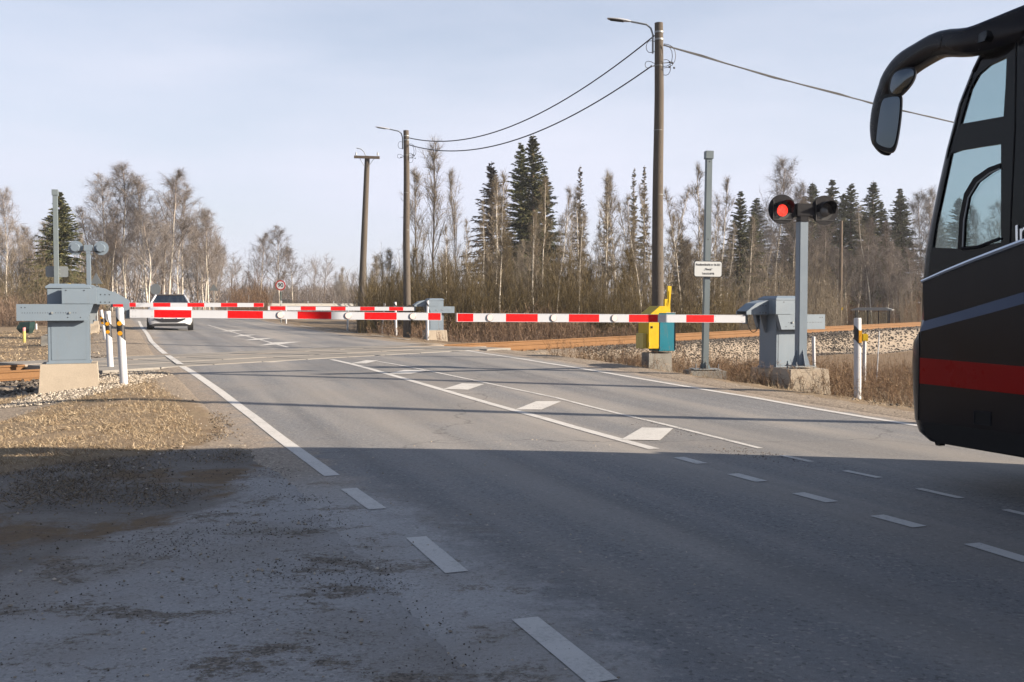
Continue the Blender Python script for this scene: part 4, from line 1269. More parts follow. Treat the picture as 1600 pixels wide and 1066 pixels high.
# ---------------------------------------------------------------- guard rail of the main road
gr = empty('guard_rail', (0, 0, 0), 0, 'pale steel guard rail along the main road behind the booms', 'guard rail')
a_, b_ = PY(310, 476, 118), PY(580, 476.5, 128)
b = MB(); n = 12
vs = []; prf = [(0, -0.16), (-0.05, -0.11), (0, -0.04), (0, 0.04), (-0.05, 0.11), (0, 0.16)]
for k in range(n + 1):
    q = a_.lerp(b_, k / n)
    for dy, dz in prf: vs.append((q.x, q.y + dy, q.z + dz))
m = len(prf)
b.add(vs, [(i * m + k, i * m + k + 1, (i + 1) * m + k + 1, (i + 1) * m + k) for i in range(n) for k in range(m - 1)])
b.build('rail_beam', M['galv_bright'] if 'galv_bright' in M else M['white_plastic'], gr)
for k in range(0, 14):
    q = a_.lerp(b_, k / 13); z = gz(q.x, q.y)
    MB().box(q.x - 0.06, q.x + 0.06, q.y + 0.01, q.y + 0.1, z - 0.2, q.z + 0.1).build('rail_post', M['galvanised'], gr)
    if k % 2 == 0:
        MB().box(q.x - 0.05, q.x + 0.05, q.y - 0.06, q.y + 0.0, q.z + 0.17, q.z + 0.45).build('reflector_stake', M['white_plastic'], gr)
# main road strip
me_ = MB().add([(-120, 122, 0), (60, 132, 0), (60, 144, 0), (-120, 134, 0)], [(0, 1, 2, 3)])
me_.v = [(x, y, gz(x, y) + 0.12) for x, y, z in me_.v]
tag(me_.build('main_road', M['asphalt_far']), kind='structure')

# ---------------------------------------------------------------- bus shelter beyond the track
p = PY(1363, 504, 80.0); zt = PY(1363, 481, 80.0).z; zs = zt - 2.45
sh = empty('bus_shelter', (p.x, 80.0, zs), radians(-25), 'small glass bus shelter with a pale roof behind the raised track', 'shelter')
MB().box(-1.35, 1.35, -0.75, 0.75, -0.5, 0.05).build('slab', M['concrete_old'], sh)
for x in (-1.2, -0.4, 0.4, 1.2):
    for y in (-0.6, 0.6):
        if y < 0 and abs(x) < 1: continue
        MB().box(x - 0.035, x + 0.035, y - 0.035, y + 0.035, 0.05, 2.25).build('post', M['charcoal'], sh)
for x in (-0.8, 0.0, 0.8): MB().box(x - 0.35, x + 0.35, 0.59, 0.60, 0.4, 2.1).build('glass_pane', M['glass_grey'], sh)
for x in (-1.2, 1.2): MB().box(x - 0.005, x + 0.005, -0.55, 0.55, 0.4, 2.1).build('glass_pane', M['glass_grey'], sh)
MB().prism([(-1.5, 2.25), (1.5, 2.25), (1.5, 2.32), (1.05, 2.46), (-1.05, 2.46), (-1.5, 2.32)], -0.9, 0.9).build('roof', M['galvanised'], sh)
MB().box(-1.0, 1.0, 0.3, 0.55, 0.45, 0.52).box(-0.9, -0.85, 0.35, 0.5, 0.05, 0.45).box(0.85, 0.9, 0.35, 0.5, 0.05, 0.45).build('bench', M['wood_pole'], sh)
# ---------------------------------------------------------------- the coach
VB, U0 = 5.78, 6.10
bx_, by_ = xy(U0, VB)
bus = empty('coach', (bx_, by_, 0.0), TH, 'dark charcoal coach with red stripe and drooping mirror arm at the right edge', 'bus')
def BS(px, py, off=0.0):
    """point of the coach's left side plane seen at this place: (forward, up)"""
    d = ray(px, py)
    n = Vector((CT, ST, 0)); t = (VB + off) / (d.x * n.x + d.y * n.y)
    x, y, z = d.x * t, d.y * t, EYE + d.z * t
    u, v = uv(x, y); return (float(u) - U0, z)
M['bus_dark'] = paint('bus_dark', (0.0095, 0.0085, 0.0105), 0.22, 0.1, 0.08, 0.10, (0.040, 0.031, 0.025), 1.2, spec=0.2)
M['bus_gloss'] = paint('bus_gloss', (0.003, 0.003, 0.004), 0.10, 0.0, 0.05, 0.03, (0.01, 0.01, 0.01), 1.2, spec=0.2)
M['bus_black'] = paint('bus_black', (0.005, 0.005, 0.006), 0.5, 0, 0.2, 0.15, (0.01, 0.009, 0.008), 2, spec=0.15)
M['bus_red'] = paint('bus_red', (0.21, 0.0003, 0.001), 0.30, 0.0, 0.06, 0.04, (0.05, 0.01, 0.01), 1.5, spec=0.12)
M['bus_sill'] = paint('bus_sill', (0.045, 0.052, 0.078), 0.2, 0.6, 0.05, 0.05, (0.1, 0.1, 0.1), 1.5)
M['interior'] = paint('interior', (0.10, 0.095, 0.085), 0.7)
M['dash'] = paint('dash', (0.26, 0.22, 0.16), 0.7)
REAR = -11.8; W = 2.55
AL = radians(42.5); KC = (cos(AL) + sin(AL) - 1) / sin(AL)
# outline of the nose, traced on the side plane
low = [(1475, 694), (1452, 690), (1436, 676), (1429, 655), (1426, 610), (1425, 565), (1427, 535), (1437, 517)]
upp = [(1440, 500), (1441, 450), (1446, 395), (1453, 355), (1464, 300), (1479, 233), (1498, 161), (1520, 105), (1534, 76)]
def interp_prof(pts, rc, off=0.0):
    q = sorted([BS(a, b, off) for a, b in pts], key=lambda t: t[1]); return [(y + KC * rc, z) for y, z in q]
low_p = interp_prof(low, 0.26, -0.06); upp_p = interp_prof(upp, 0.14)
def plan(yf, x0, rc, nc=7, bow=0.04):
    """plan outline at one height from rear left round the front to rear right"""
    pts = [(x0, REAR), (x0, yf - rc)]
    for k in range(1, nc + 1):
        q = k / nc * pi / 2; pts.append((x0 + rc * (1 - cos(q)), yf - rc + rc * sin(q)))
    x1 = W - x0
    for k in range(1, 8):
        t = k / 8; pts.append((lerp(x0 + rc, x1 - 0.85, t), yf + bow * 4 * t * (1 - t)))
    rr = 0.85
    for k in range(nc, -1, -1):
        q = k / nc * pi / 2; pts.append((x1 - rr * (1 - cos(q)), yf - rr + rr * sin(q)))
    pts.append((x1, REAR)); return pts
def loft(levels, seg):
    """levels: [(z, outline)], seg: which outline segments get faces"""
    b = MB(); n = len(levels[0][1])
    vs = [(x, y, z) for z, o in levels for x, y in o]
    fs = []
    for i in range(len(levels) - 1):
        for k in range(n - 1):
            if seg(k, n): fs.append((i * n + k, i * n + k + 1, (i + 1) * n + k + 1, (i + 1) * n + k))
    return b.add(vs, fs)
# lower shell
LV = [(z, plan(y, -0.06, 0.26)) for y, z in low_p]
b = loft(LV, lambda k, n: True)
body = b.build('body', M['bus_dark'], bus, True)
bb = MB().add([(x, y, LV[0][0]) for x, y in LV[0][1]], [tuple(range(len(LV[0][1])))])
bb.build('underside', M['bus_black'], body)
b = MB().add([(-0.06, REAR, 0.35), (W + 0.06, REAR, 0.35), (W, REAR, 3.55), (0, REAR, 3.55)], [(0, 1, 2, 3)])
b.build('rear_wall', M['bus_dark'], body)
# upper shell: windscreen, far side, pillar at the corner
UV_ = [(z, plan(y, 0.0, 0.14)) for y, z in upp_p]
nP = len(UV_[0][1])
ztop = BS(1600, 14)[1]
z_sh, y_sh = upp_p[-1][1], upp_p[-1][0]
loft(UV_, lambda k, n: 1 <= k <= 7).build('front_pillar', M['bus_gloss'], bus, True)
loft(UV_, lambda k, n: 8 <= k <= 15).build('windscreen', M['glass_bus'], bus, True)
loft(UV_, lambda k, n: 16 <= k <= 23).build('front_pillar', M['bus_gloss'], bus, True)
# band closing lower and upper shells at the front
loft([(low_p[-1][1], LV[-1][1]), (upp_p[0][1], UV_[0][1])], lambda k, n: k >= 1 and k <= 24).build('front_ledge', M['bus_sill'], bus, True)
# right side wall with tinted glazing
R0_ = upp_p[0][1]
def rwall(y0, y1, z0, z1, mt, nm): MB().box(W - 0.03, W, y0, y1, z0, z1).build(nm, mt, bus)
rwall(REAR, low_p[-1][0] - 0.3, LV[-1][0], 1.75, M['bus_dark'], 'right_wall')
MB().add([(W, REAR, 1.75), (W, upp_p[2][0] - 1.6, 1.75), (W, y_sh - 1.3, z_sh), (W, REAR, z_sh)], [(0, 1, 2, 3)]).build('right_windows', M['glass_dark'], bus)
MB().add([(W, upp_p[2][0] - 1.52, 1.3), (W, upp_p[2][0] - 0.3, 1.3), (W, y_sh - 0.25, z_sh), (W, y_sh - 1.22, z_sh)], [(0, 1, 2, 3)]).build('door_glass', M['glass_bus'], bus)
# roof
rf = [(z_sh, plan(y_sh, 0.0, 0.14)), (z_sh + 0.14, plan(y_sh - 0.12, 0.02, 0.2)), (z_sh + 0.24, plan(y_sh - 0.42, 0.10, 0.3)), (ztop, plan(y_sh - 0.9, 0.30, 0.4))]
b = loft(rf, lambda k, n: True); n_ = len(rf[0][1])
b.add([(x, y, ztop) for x, y in rf[-1][1]], [tuple(range(n_))])
b.build('roof', M['bus_dark'], bus, True)

# left side wall with window openings: local plate plane is (forward, up)
def side_plate(outer, holes, x0, thick, name, mat, parent=bus):
    """plate in the side plane; polygons are (forward, up); outer face at x0"""
    o = plate(outer, holes, thick, name, mat, parent=parent)
    # plate lies in xz with thickness 0..thick along +y : turn so that plate x -> body y, plate y -> body x
    o.data.transform(Matrix(((0, 1, 0, x0), (1, 0, 0, 0), (0, 0, 1, 0), (0, 0, 0, 1))))
    o.data.flip_normals()
    return o
def P_(*pts, off=0.0): return [BS(a, b, off) for a, b in pts]
trim = P_((1443, 440), (1480, 424), (1520, 408), (1560, 393), (1600, 378))
trim_ext = trim + [(trim[-1][0] - 0.6, trim[-1][1] + 0.10), (trim[-1][0] - 1.4, trim[-1][1] + 0.16), (REAR, trim[-1][1] + 0.16)]
edge_y = lambda z: np.interp(z, [p[1] for p in upp_p], [p[0] - 0.14 * 1.0 for p in upp_p])
front_edge = [(float(edge_y(z)), z) for z in np.linspace(upp_p[0][1], z_sh, 12)]
outer = [(REAR, upp_p[0][1] - 0.4)] + [(front_edge[0][0], upp_p[0][1] - 0.4)] + front_edge + [(REAR, z_sh)]
pane1 = P_((1500, 194), (1516, 139), (1528, 117), (1545, 102), (1573, 89), (1571, 135), (1568, 182))
pane2 = P_((1457, 387), (1462, 350), (1473, 300), (1484, 240), (1500, 235), (1530, 230), (1564, 225), (1564, 253), (1564, 379), (1540, 383), (1507, 389))
big = [(P_((1606, 90))[0][0], 2.25), (P_((1606, 90))[0][0], z_sh - 0.12), (-4.2, z_sh - 0.12), (-4.2, 2.25)]
wins = [pane1, pane2, big] + [[(a, 2.25), (a, z_sh - 0.12), (a - 1.75, z_sh - 0.12), (a - 1.75, 2.25)] for a in (-4.3, -6.15, -8.0, -9.85)]
side_plate(outer, wins, 0.0, 0.03, 'left_wall', M['bus_gloss'])
for k, w_ in enumerate(wins):
    side_plate(w_, [], 0.012, 0.006, 'side_window', M['glass_bus'] if k < 2 else M['glass_dark'])
# inner sliding window frame with its pale rubber edge
fr_o = P_((1497, 390), (1500, 340), (1507, 303), (1522, 278), (1545, 262), (1564, 255), (1564, 262), (1548, 270), (1528, 285), (1514, 308), (1507, 345), (1505, 388))
side_plate(fr_o, [], -0.006, 0.03, 'sliding_frame', M['bus_black'])
pts = [(-0.012, a, z) for a, z in P_((1506, 386), (1508, 345), (1515, 309), (1529, 286), (1548, 271), (1564, 264))]
MB().tube(pts, 0.006, 6).build('window_seal', M['galvanised'], bus, True)
pts = [(-0.010, a, z) for a, z in P_((1505, 389), (1530, 386), (1564, 373))]
MB().tube(pts, 0.012, 6).build('window_rail', M['charcoal'], bus, True)
# panel gap between cab glazing and passenger glazing
for pp in (((1588, 58), (1586, 200), (1580, 330), (1578, 388)),):
    pts = [(-0.001, a, z) for a, z in P_(*pp)]
    MB().tube(pts, 0.006, 5).build('panel_gap', M['bus_black'], bus)
pts = [(-0.004, a, z) for a, z in P_((1601, 49), (1580, 57), (1560, 66), (1543, 76), (1532, 92), (1521, 112))]
MB().tube(pts, 0.010, 6).build('glass_edge', M['bus_dark'], bus, True)
# waist: charcoal panel under the chrome strip, then the sloped ledge, then the lower panel
led_u = P_((1446, 502), (1500, 487), (1550, 472), (1600, 457)); led_l = P_((1437, 519), (1500, 502), (1550, 489), (1600, 475), off=-0.06)
e1 = [(led_u[-1][0] - 0.8, led_u[-1][1] + 0.08), (REAR, led_u[-1][1] + 0.10)]
e2 = [(led_l[-1][0] - 0.8, led_l[-1][1] + 0.08), (REAR, led_l[-1][1] + 0.10)]
LU, LL = led_u + e1, led_l + e2
pan = list(trim_ext) + list(reversed(LU))
side_plate(pan, [], -0.012, 0.0115, 'waist_panel', M['bus_dark'])
vs = [(-0.0125, a, z) for a, z in LU] + [(-0.062, a, z) for a, z in LL]
n = len(LU)
MB().add(vs, [(i, i + 1, n + i + 1, n + i) for i in range(n - 1)]).build('waist_ledge', M['bus_sill'], bus)
pts = [(-0.014, a, z) for a, z in trim_ext]
MB().tube(pts, [0.014, 0.017, 0.019, 0.021, 0.022, 0.022, 0.022, 0.022], 8).build('chrome_strip', M['chrome'], bus, True)
# lower panel, skirt, red stripe, panel gap, fuel flap (all just proud of the shell)
SK = P_((1440, 657), (1500, 664), (1600, 679), off=-0.06)
sk_e = SK + [(REAR, SK[-1][1])]
y_in = low_p[3][0] - 0.27
gapx = BS(1437, 600, -0.06)[0]
wheel_y = (-2.55, -9.0)
def arch(y, r=0.60): return [(y + r * cos(q), max(0.30, 0.52 + r * sin(q))) for q in [pi * k / 10 for k in range(11)]]
lp = [(gapx - 0.012, SK[0][1])] + list(LL[1:]) + [(REAR, SK[-1][1])]
lp = [(gapx - 0.012, SK[0][1]), (gapx - 0.012, LL[0][1] + 0.005)] + list(LL[1:]) + [(REAR, SK[-1][1])] + [(SK[-1][0], SK[-1][1])]
side_plate(lp, [], -0.070, 0.008, 'lower_panel', M['bus_dark'])
b0 = BS(1475, 696, -0.06)[1]
skp = list(sk_e) + [(REAR, b0 - 0.02), (SK[-1][0], BS(1600, 712, -.06)[1]), (BS(1470, 692, -0.06)[0], b0 + 0.01), (BS(1448, 684, -0.06)[0], BS(1448, 684, -0.06)[1] + 0.02)]
side_plate(skp, [], -0.067, 0.005, 'skirt', M['bus_black'])
red = [BS(1436, 559, -0.07), BS(1600, 573, -0.07)]; redb = [BS(1600, 617, -0.07), BS(1436, 599, -0.07)]
rp = [(gapx - 0.012, red[0][1]), red[1], (REAR, red[1][1]), (REAR, redb[0][1]), redb[0], (gapx - 0.012, redb[1][1])]
side_plate(rp, [], -0.0735, 0.003, 'red_stripe', M['bus_red'])
# red carried round the corner on the shell
zr0, zr1 = redb[1][1], red[0][1]
# stays below panel gap
pts = [(-0.0725, gapx - 0.004, z) for z in (SK[0][1], LL[0][1])]
MB().tube(pts, 0.006, 5).build('panel_gap', M['bus_black'], bus)
fl = P_((1524, 643), (1547, 646), (1547, 664), (1524, 661), off=-0.07)
side_plate(fl, [], -0.0745, 0.004, 'vent_recess', M['bus_black'])
fl2 = P_((1522, 641), (1549, 644), (1549, 666), (1522, 663), off=-0.07)
side_plate(fl2, [fl], -0.0775, 0.007, 'vent_frame', M['charcoal'])
fl3 = P_((1460, 690), (1462, 696), (1468, 697), (1470, 692), off=-0.06)
side_plate(fl3, [], -0.06, 0.05, 'tow_bracket', M['bus_black'])
# lettering on the side above the strip
(ax, az) = BS(1585, 366); (bx2, bz2) = BS(1600, 358)
ang = math.atan2((bz2 - az), (ax - bx2))
rotm = Matrix(((0, 0, -1, -0.006), (-1, 0, 0, 0), (0, 1, 0, 0), (0, 0, 0, 1)))
mm = Matrix.Translation((0, ax + 0.0, az - 0.012)) @ rotm @ Matrix.Rotation(ang * 0.8, 4, 'Z')
text_mesh('Irizar', 0.155, 'lettering', M['chrome'], bus, mm, align='LEFT', extrude=0.006, bold=0.002, shear=0.25)
# wheels
for k, wy in enumerate(wheel_y):
    for sx_, x in ((0, 0.0), (1, W - 0.30)):
        wh = MB().cyl((x, wy, 0.50), (x + 0.30, wy, 0.50), 0.50, 32).build('wheel', M['rubber'], bus, True)
        xo = x - 0.003 if sx_ == 0 else x + 0.303
        MB().cyl((xo, wy, 0.50), (xo + (0.01 if sx_ == 0 else -0.01), wy, 0.50), 0.29, 24).build('rim', M['galvanised'], wh, True)
    for x in (-0.075, W + 0.066):
        b = MB(); b.prism(arch(wy), x, x + 0.008, 'x'); b.build('wheel_arch', M['bus_black'], bus)
# interior seen through the cab windows
MB().box(0.05, W - 0.05, REAR + 0.1, upp_p[0][0] - 0.4, 0.95, 1.0).build('cab_floor', M['interior'], bus)
MB().prism([(0.1, 1.35), (W - 0.1, 1.35), (W - 0.2, 1.62), (1.4, 1.66), (1.2, 1.78), (0.35, 1.78), (0.1, 1.6)], upp_p[2][0] - 0.75, upp_p[2][0] - 0.22).build('dashboard', M['dash'], bus)
st = MB().box(0.35, 0.85, -1.75, -1.25, 1.35, 1.50, 0.05).box(0.35, 0.85, -1.9, -1.75, 1.45, 2.15, 0.05).box(0.45, 0.75, -1.88, -1.76, 2.15, 2.4, 0.05)
st.build('driver_seat', M['interior'], bus)
b = MB(); ring = [(0.6 + 0.22 * cos(q), -1.05 + 0.16 * sin(q), 1.82 + 0.12 * sin(q)) for q in [2 * pi * k / 18 for k in range(19)]]
b.tube(ring, 0.016, 6); b.tube([(0.6, -1.05, 1.82), (0.6, -0.92, 1.55)], 0.03, 6); b.build('steering_wheel', M['black_plastic'], bus)
for a in range(7):
    for x in (0.1, 1.45):
        MB().box(x, x + 0.95, -3.6 - a * 1.05, -3.0 - a * 1.05, 1.4, 1.55, 0.03).box(x, x + 0.95, -3.7 - a * 1.05, -3.6 - a * 1.05, 1.45, 2.2, 0.03).build('passenger_seat', M['interior'], bus)
MB().prism([(0.5, 1.7), (0.62, 1.7), (0.56, 2.05), (0.46, 2.05)], upp_p[2][0] - 0.7, upp_p[2][0] - 0.66).build('cab_monitor', M['grey_dark'], bus)

# mirror arm: swept along its centre line, in a plane just outside the side wall
def MP(px, py, off=-0.10):
    a, z = BS(px, py, off); return (off, a, z)
# (centre x, centre y, half width in picture units)
arm = [(1640, 22, 33), (1600, 37, 29), (1555, 54, 26), (1515, 66, 22.5), (1474, 69, 20.5), (1440, 86, 20), (1415, 103, 21), (1399, 124, 21.5), (1389, 147, 20), (1382, 172, 20), (1379, 196, 19.5), (1379, 216, 16), (1383, 233, 9), (1388, 241, 3)]
pts, rad = [], []
for k, (a, b_, h) in enumerate(arm):
    p = Vector(MP(a, b_, 0.18 if k == 0 else (0.06 if k == 1 else -0.04 if k == 2 else -0.10)))
    d = ray(a, b_); dist = (VB - 0.1) / (d.x * CT + d.y * ST)
    pts.append(p); rad.append(h * dist / F)
def smooth_path(pts, rad, it=3):
    from mathutils import Vector as Vc
    P, R = pts, rad
    n = len(P); out, ro = [], []
    for i in range(n - 1):
        p0, p1, p2, p3 = P[max(i - 1, 0)], P[i], P[i + 1], P[min(i + 2, n - 1)]
        for j in range(it):
            t = j / it
            out.append(0.5 * ((2 * p1) + (p2 - p0) * t + (2 * p0 - 5 * p1 + 4 * p2 - p3) * t * t + (3 * p1 - p0 - 3 * p2 + p3) * t ** 3)); ro.append(lerp(R[i], R[i + 1], t))
    out.append(P[-1]); ro.append(R[-1]); return out, ro
pts, rad = smooth_path(pts, rad)
# sections: broad in the side plane, deeper across towards the bottom (mirror head)
def arm_mesh(i0, i1, name):
    n = 20; b = MB(); vs = []
    for i in range(i0, i1 + 1):
        p = pts[i]; t = (pts[min(i + 1, len(pts) - 1)] - pts[max(i - 1, 0)]).normalized()
        xax = Vector((1, 0, 0)); nn = t.cross(xax).normalized()
        f = i / len(pts)
        wid = lerp(0.10, 0.085, f)
        if f > 0.55: wid = 0.085
        if i > len(pts) - 6: wid = lerp(0.085, 0.025, (i - len(pts) + 6) / 5)
        for k in range(n):
            q = 2 * pi * k / n; c_, s_ = cos(q), sin(q)
            sc_ = (abs(c_) ** 2.6 + abs(s_) ** 2.6) ** (-1 / 2.6)
            vs.append(p + nn * (rad[i] * c_ * sc_) + xax * (wid * s_ * sc_))
    m = i1 - i0 + 1
    fs = [(i * n + k, i * n + (k + 1) % n, (i + 1) * n + (k + 1) % n, (i + 1) * n + k) for i in range(m - 1) for k in range(n)]
    fs += [tuple(range(n)), tuple(reversed(range((m - 1) * n, m * n)))]
    return b.add(vs, fs).build(name, M['bus_dark'], bus, True)
js = 11
arm_mesh(0, js, 'mirror_arm')
hd = arm_mesh(js, len(pts) - 1, 'mirror_head')
MB().tube([pts[js] + (pts[js] - pts[js - 1]) * 0.0, pts[js] + (pts[js] - pts[js - 1]) * 0.06], rad[js] * 1.02, 16).xform(Matrix.Identity(4)).build('arm_joint', M['bus_black'], bus, True)
# fin on the arm
fn = [MP(1510, 71, -0.15), MP(1527, 54, -0.15), MP(1541, 47, -0.16), MP(1541, 56, -0.18), MP(1538, 64, -0.18), MP(1525, 68, -0.155)]
MB().add(fn + [tuple(Vector(p) + Vector((0.1, 0, 0))) for p in fn], [tuple(range(6))] + [(i, (i + 1) % 6, (i + 1) % 6 + 6, i + 6) for i in range(6)]).build('arm_fin', M['bus_gloss'], bus)
# mirror glasses: shallow lenses facing back towards the camera side
def lens(poly_px, name, bulge, offp, frame=True):
    base = [Vector(MP(a, b_, offp)) for a, b_ in poly_px]
    c0 = sum(base, Vector()) / len(base)
    nrm = Vector((-0.74, -0.67, 0.02)).normalized()
    for nm, k0, mt, push, parent in (('mirror_surround', 1.16, M['bus_black'], 0.0, hd), (name, 1.0, M['mirror'], 0.008, hd)):
        vs, fs = [], []; n = len(base)
        for r_, kk in ((0, 1.0), (1, 0.75), (2, 0.4)):
            for p in base: vs.append(c0 + (p - c0) * kk * k0 + nrm * (push + bulge * (1 - kk * kk)))
        vs.append(c0 + nrm * (push + bulge))
        vs += [c0 + (p - c0) * k0 - nrm * 0.06 for p in base]
        fs = [(r_ * n + i, r_ * n + (i + 1) % n, (r_ + 1) * n + (i + 1) % n, (r_ + 1) * n + i) for r_ in (0, 1) for i in range(n)]
        fs += [(2 * n + i, 2 * n + (i + 1) % n, 3 * n) for i in range(n)]
        fs += [(i, (i + 1) % n, 3 * n + 1 + (i + 1) % n, 3 * n + 1 + i) for i in range(n)]
        MB().add(vs, fs).build(nm, mt, parent, True)
    return c0
def cr(pts, n=4):
    P = [Vector((*p, 0)) for p in pts]; m = len(P); out = []
    for i in range(m):
        p0, p1, p2, p3 = P[i - 1], P[i], P[(i + 1) % m], P[(i + 2) % m]
        for j in range(n):
            t = j / n
            q = 0.5 * ((2 * p1) + (p2 - p0) * t + (2 * p0 - 5 * p1 + 4 * p2 - p3) * t * t + (3 * p1 - p0 - 3 * p2 + p3) * t ** 3)
            out.append((q.x, q.y))
    return out
lens(cr([(1396, 118), (1408, 110), (1424, 108), (1428, 116), (1422, 130), (1408, 145), (1396, 147), (1391, 138)]), 'wide_angle_mirror', 0.025, -0.20)
lens(cr([(1379, 158), (1388, 153), (1404, 152), (1406, 168), (1402, 205), (1396, 228), (1386, 231), (1371, 224), (1370, 212), (1374, 180)]), 'main_mirror', 0.012, -0.19)

# ---------------------------------------------------------------- cars
def make_car(name, loc, rz, paint_m, label, group=None, plate_txt='', wag=True):
    """hatchback; local +y is the front, origin on the ground under the middle"""
    r = empty(name, loc, rz, label, 'car', group)
    L, Wc = 4.15, 1.76
    # side profile stations: y, half width at waist, z sill, z waist, z top, half width top
    st_ = [(-2.05, 0.70, 0.45, 0.85, 0.98, 0.62), (-1.98, 0.82, 0.32, 0.90, 1.02, 0.70), (-1.5, 0.87, 0.24, 0.95, 1.06, 0.80), (-0.5, 0.88, 0.22, 0.95, 1.02, 0.82),
           (0.75, 0.88, 0.22, 0.93, 1.00, 0.80), (1.3, 0.87, 0.22, 0.86, 0.92, 0.76), (1.75, 0.84, 0.22, 0.74, 0.79, 0.70), (1.98, 0.76, 0.24, 0.62, 0.68, 0.62), (2.07, 0.60, 0.30, 0.52, 0.56, 0.5)]
    b = MB(); vs = []; n = 12
    for y, w, z0, z1, zt, wt in st_:
        ring = [(-w * .92, z0), (-w, z0 + .14), (-w, (z0 + z1) / 2), (-w * .97, z1), (-wt, zt), (-wt * .5, zt + 0.035), (wt * .5, zt + 0.035), (wt, zt), (w * .97, z1), (w, (z0 + z1) / 2), (w, z0 + .14), (w * .92, z0)]
        vs += [(x, y, z) for x, z in ring]
    fs = [(i * n + k, i * n + (k + 1) % n, (i + 1) * n + (k + 1) % n, (i + 1) * n + k) for i in range(len(st_) - 1) for k in range(n)] + [tuple(range(n)), tuple(reversed(range((len(st_) - 1) * n, len(st_) * n)))]
    b.add(vs, fs).build('body', paint_m, r, True)
    cab = [(-1.92, 0.72, 1.02), (-1.55, 0.56, 1.38), (-0.4, 0.57, 1.45), (0.20, 0.55, 1.41), (1.22, 0.80, 0.94)]
    # glasshouse: roof and pillars painted, panes inset
    def cs(y, w, z): return [(-w, y, z), (w, y, z)]
    g = MB(); vs = []
    for (y, w, z) in cab: vs += cs(y, w, z)
    base = [(-0.80, -1.85, 0.97), (0.80, -1.85, 0.97), (0.80, 0.95, 0.95), (-0.80, 0.95, 0.95)]
    MB().add(vs, [(2, 3, 5, 4), (4, 5, 7, 6)]).add([(x, y, z + 0.018) for x, y, z in vs], [(2, 3, 5, 4), (4, 5, 7, 6)]).build('roof', M['bus_gloss'] if wag else paint_m, r, True)
    MB().add(vs, [(6, 7, 9, 8)]).build('windscreen', M['glass_car'], r)
    MB().add(vs, [(0, 1, 3, 2)]).build('rear_window', M['glass_dark'], r)
    for sg in (-1, 1):
        sv = [(sg * 0.82, -1.85, 0.98), (sg * 0.56, -1.55, 1.37), (sg * 0.57, -0.4, 1.44), (sg * 0.55, 0.18, 1.40), (sg * 0.80, 1.05, 0.96)]
        MB().add(sv, [(0, 1, 2, 3, 4)]).build('side_window', M['glass_dark'], r)
        MB().tube([(sg * 0.57, 0.20, 1.42), (sg * 0.82, 1.22, 0.95)], 0.035, 6).build('pillar', paint_m, r, True)
        MB().tube([(sg * 0.56, 0.15, 1.425), (sg * 0.575, -0.4, 1.46), (sg * 0.565, -1.5, 1.395)], 0.022, 6).build('roof_rail', M['chrome'], r, True)
        MB().sphere((sg * 0.98, 0.72, 1.03), 0.10, 10, (1.2, 0.6, 0.8)).build('door_mirror', paint_m if not wag else M['bus_gloss'], r, True)
        hl = MB().add([(sg * 0.50, 2.04, 0.60), (sg * 0.78, 1.90, 0.63), (sg * 0.84, 1.62, 0.80), (sg * 0.72, 1.78, 0.80), (sg * 0.48, 1.99, 0.68)], [(0, 1, 2, 3, 4)])
        hl.xform(Matrix.Translation((sg * 0.012, 0.02, 0.01))).build('headlight', M['glass_grey'], r)
    for y in (-1.30, 1.28):
        for sg in (-1, 1):
            w_ = MB().cyl((sg * 0.68, y, 0.31), (sg * 0.89, y, 0.31), 0.315, 24).build('wheel', M['rubber'], r, True)
            MB().cyl((sg * 0.885, y, 0.31), (sg * 0.896, y, 0.31), 0.20, 20).build('rim', M['galvanised'], w_, True)
    # front: dark grille mouth, number plate, lower lip
    n_ = 10
    gp_ = [(-0.62, 0.50), (-0.5, 0.40), (-0.3, 0.335), (0.3, 0.335), (0.5, 0.40), (0.62, 0.50), (0.4, 0.475), (-0.4, 0.475)]
    MB().prism(gp_, 2.02, 2.10).build('grille', M['black_plastic'], r)
    npl = MB().box(-0.26, 0.26, 2.105, 2.115, 0.475, 0.585).build('number_plate', M['sign_white'], r)
    MB().box(-0.26, -0.22, 2.116, 2.118, 0.475, 0.585).build('plate_band', M['plate_blue'], npl)
    if plate_txt:
        text_mesh(plate_txt, 0.11, 'lettering', M['black_plastic'], npl, Matrix.Translation((-0.02, 2.1175, 0.53)) @ Matrix.Rotation(pi, 4, 'Z') @ Matrix.Rotation(pi / 2, 4, 'X'), extrude=0.0005)
    MB().box(-0.70, 0.70, 1.80, 2.03, 0.17, 0.23).build('front_lip', M['black_plastic'], r)
    MB().cyl((0, 2.075, 0.63), (0, 2.09, 0.63), 0.055, 14).build('emblem', M['chrome'], r)
    return r
M['plate_blue'] = paint('plate_blue', (0.02, 0.05, 0.3), 0.4)
M['car_white'] = paint('car_white', (0.50, 0.51, 0.53), 0.12, 0, 0.02, 0.10, (0.4, 0.37, 0.33), 1.5)
M['car_blue'] = paint('car_blue', (0.02, 0.03, 0.055), 0.2, 0.3, 0.05, 0.1)
M['car_black'] = paint('car_black', (0.02, 0.022, 0.024), 0.2, 0.2, 0.05, 0.1)
p = PY(270, 514, 41.0); u_, v_ = uv(p.x, p.y); x, y = xy(u_ + 2.0, v_)
make_car('hatchback', (x, y, float(road_z(u_ + 2.0, v_)) + 0.0), TH + pi - 0.05, M['car_white'], 'white hatchback waiting behind the lowered far boom in the left lane', plate_txt='349 RCZ')
p = PY(470, 480, 190); make_car('distant_car', (p.x, p.y, PY(470, 481, 190).z), pi - 0.4, M['car_blue'], 'tiny dark blue car on the main road, right of the speed sign', wag=False)
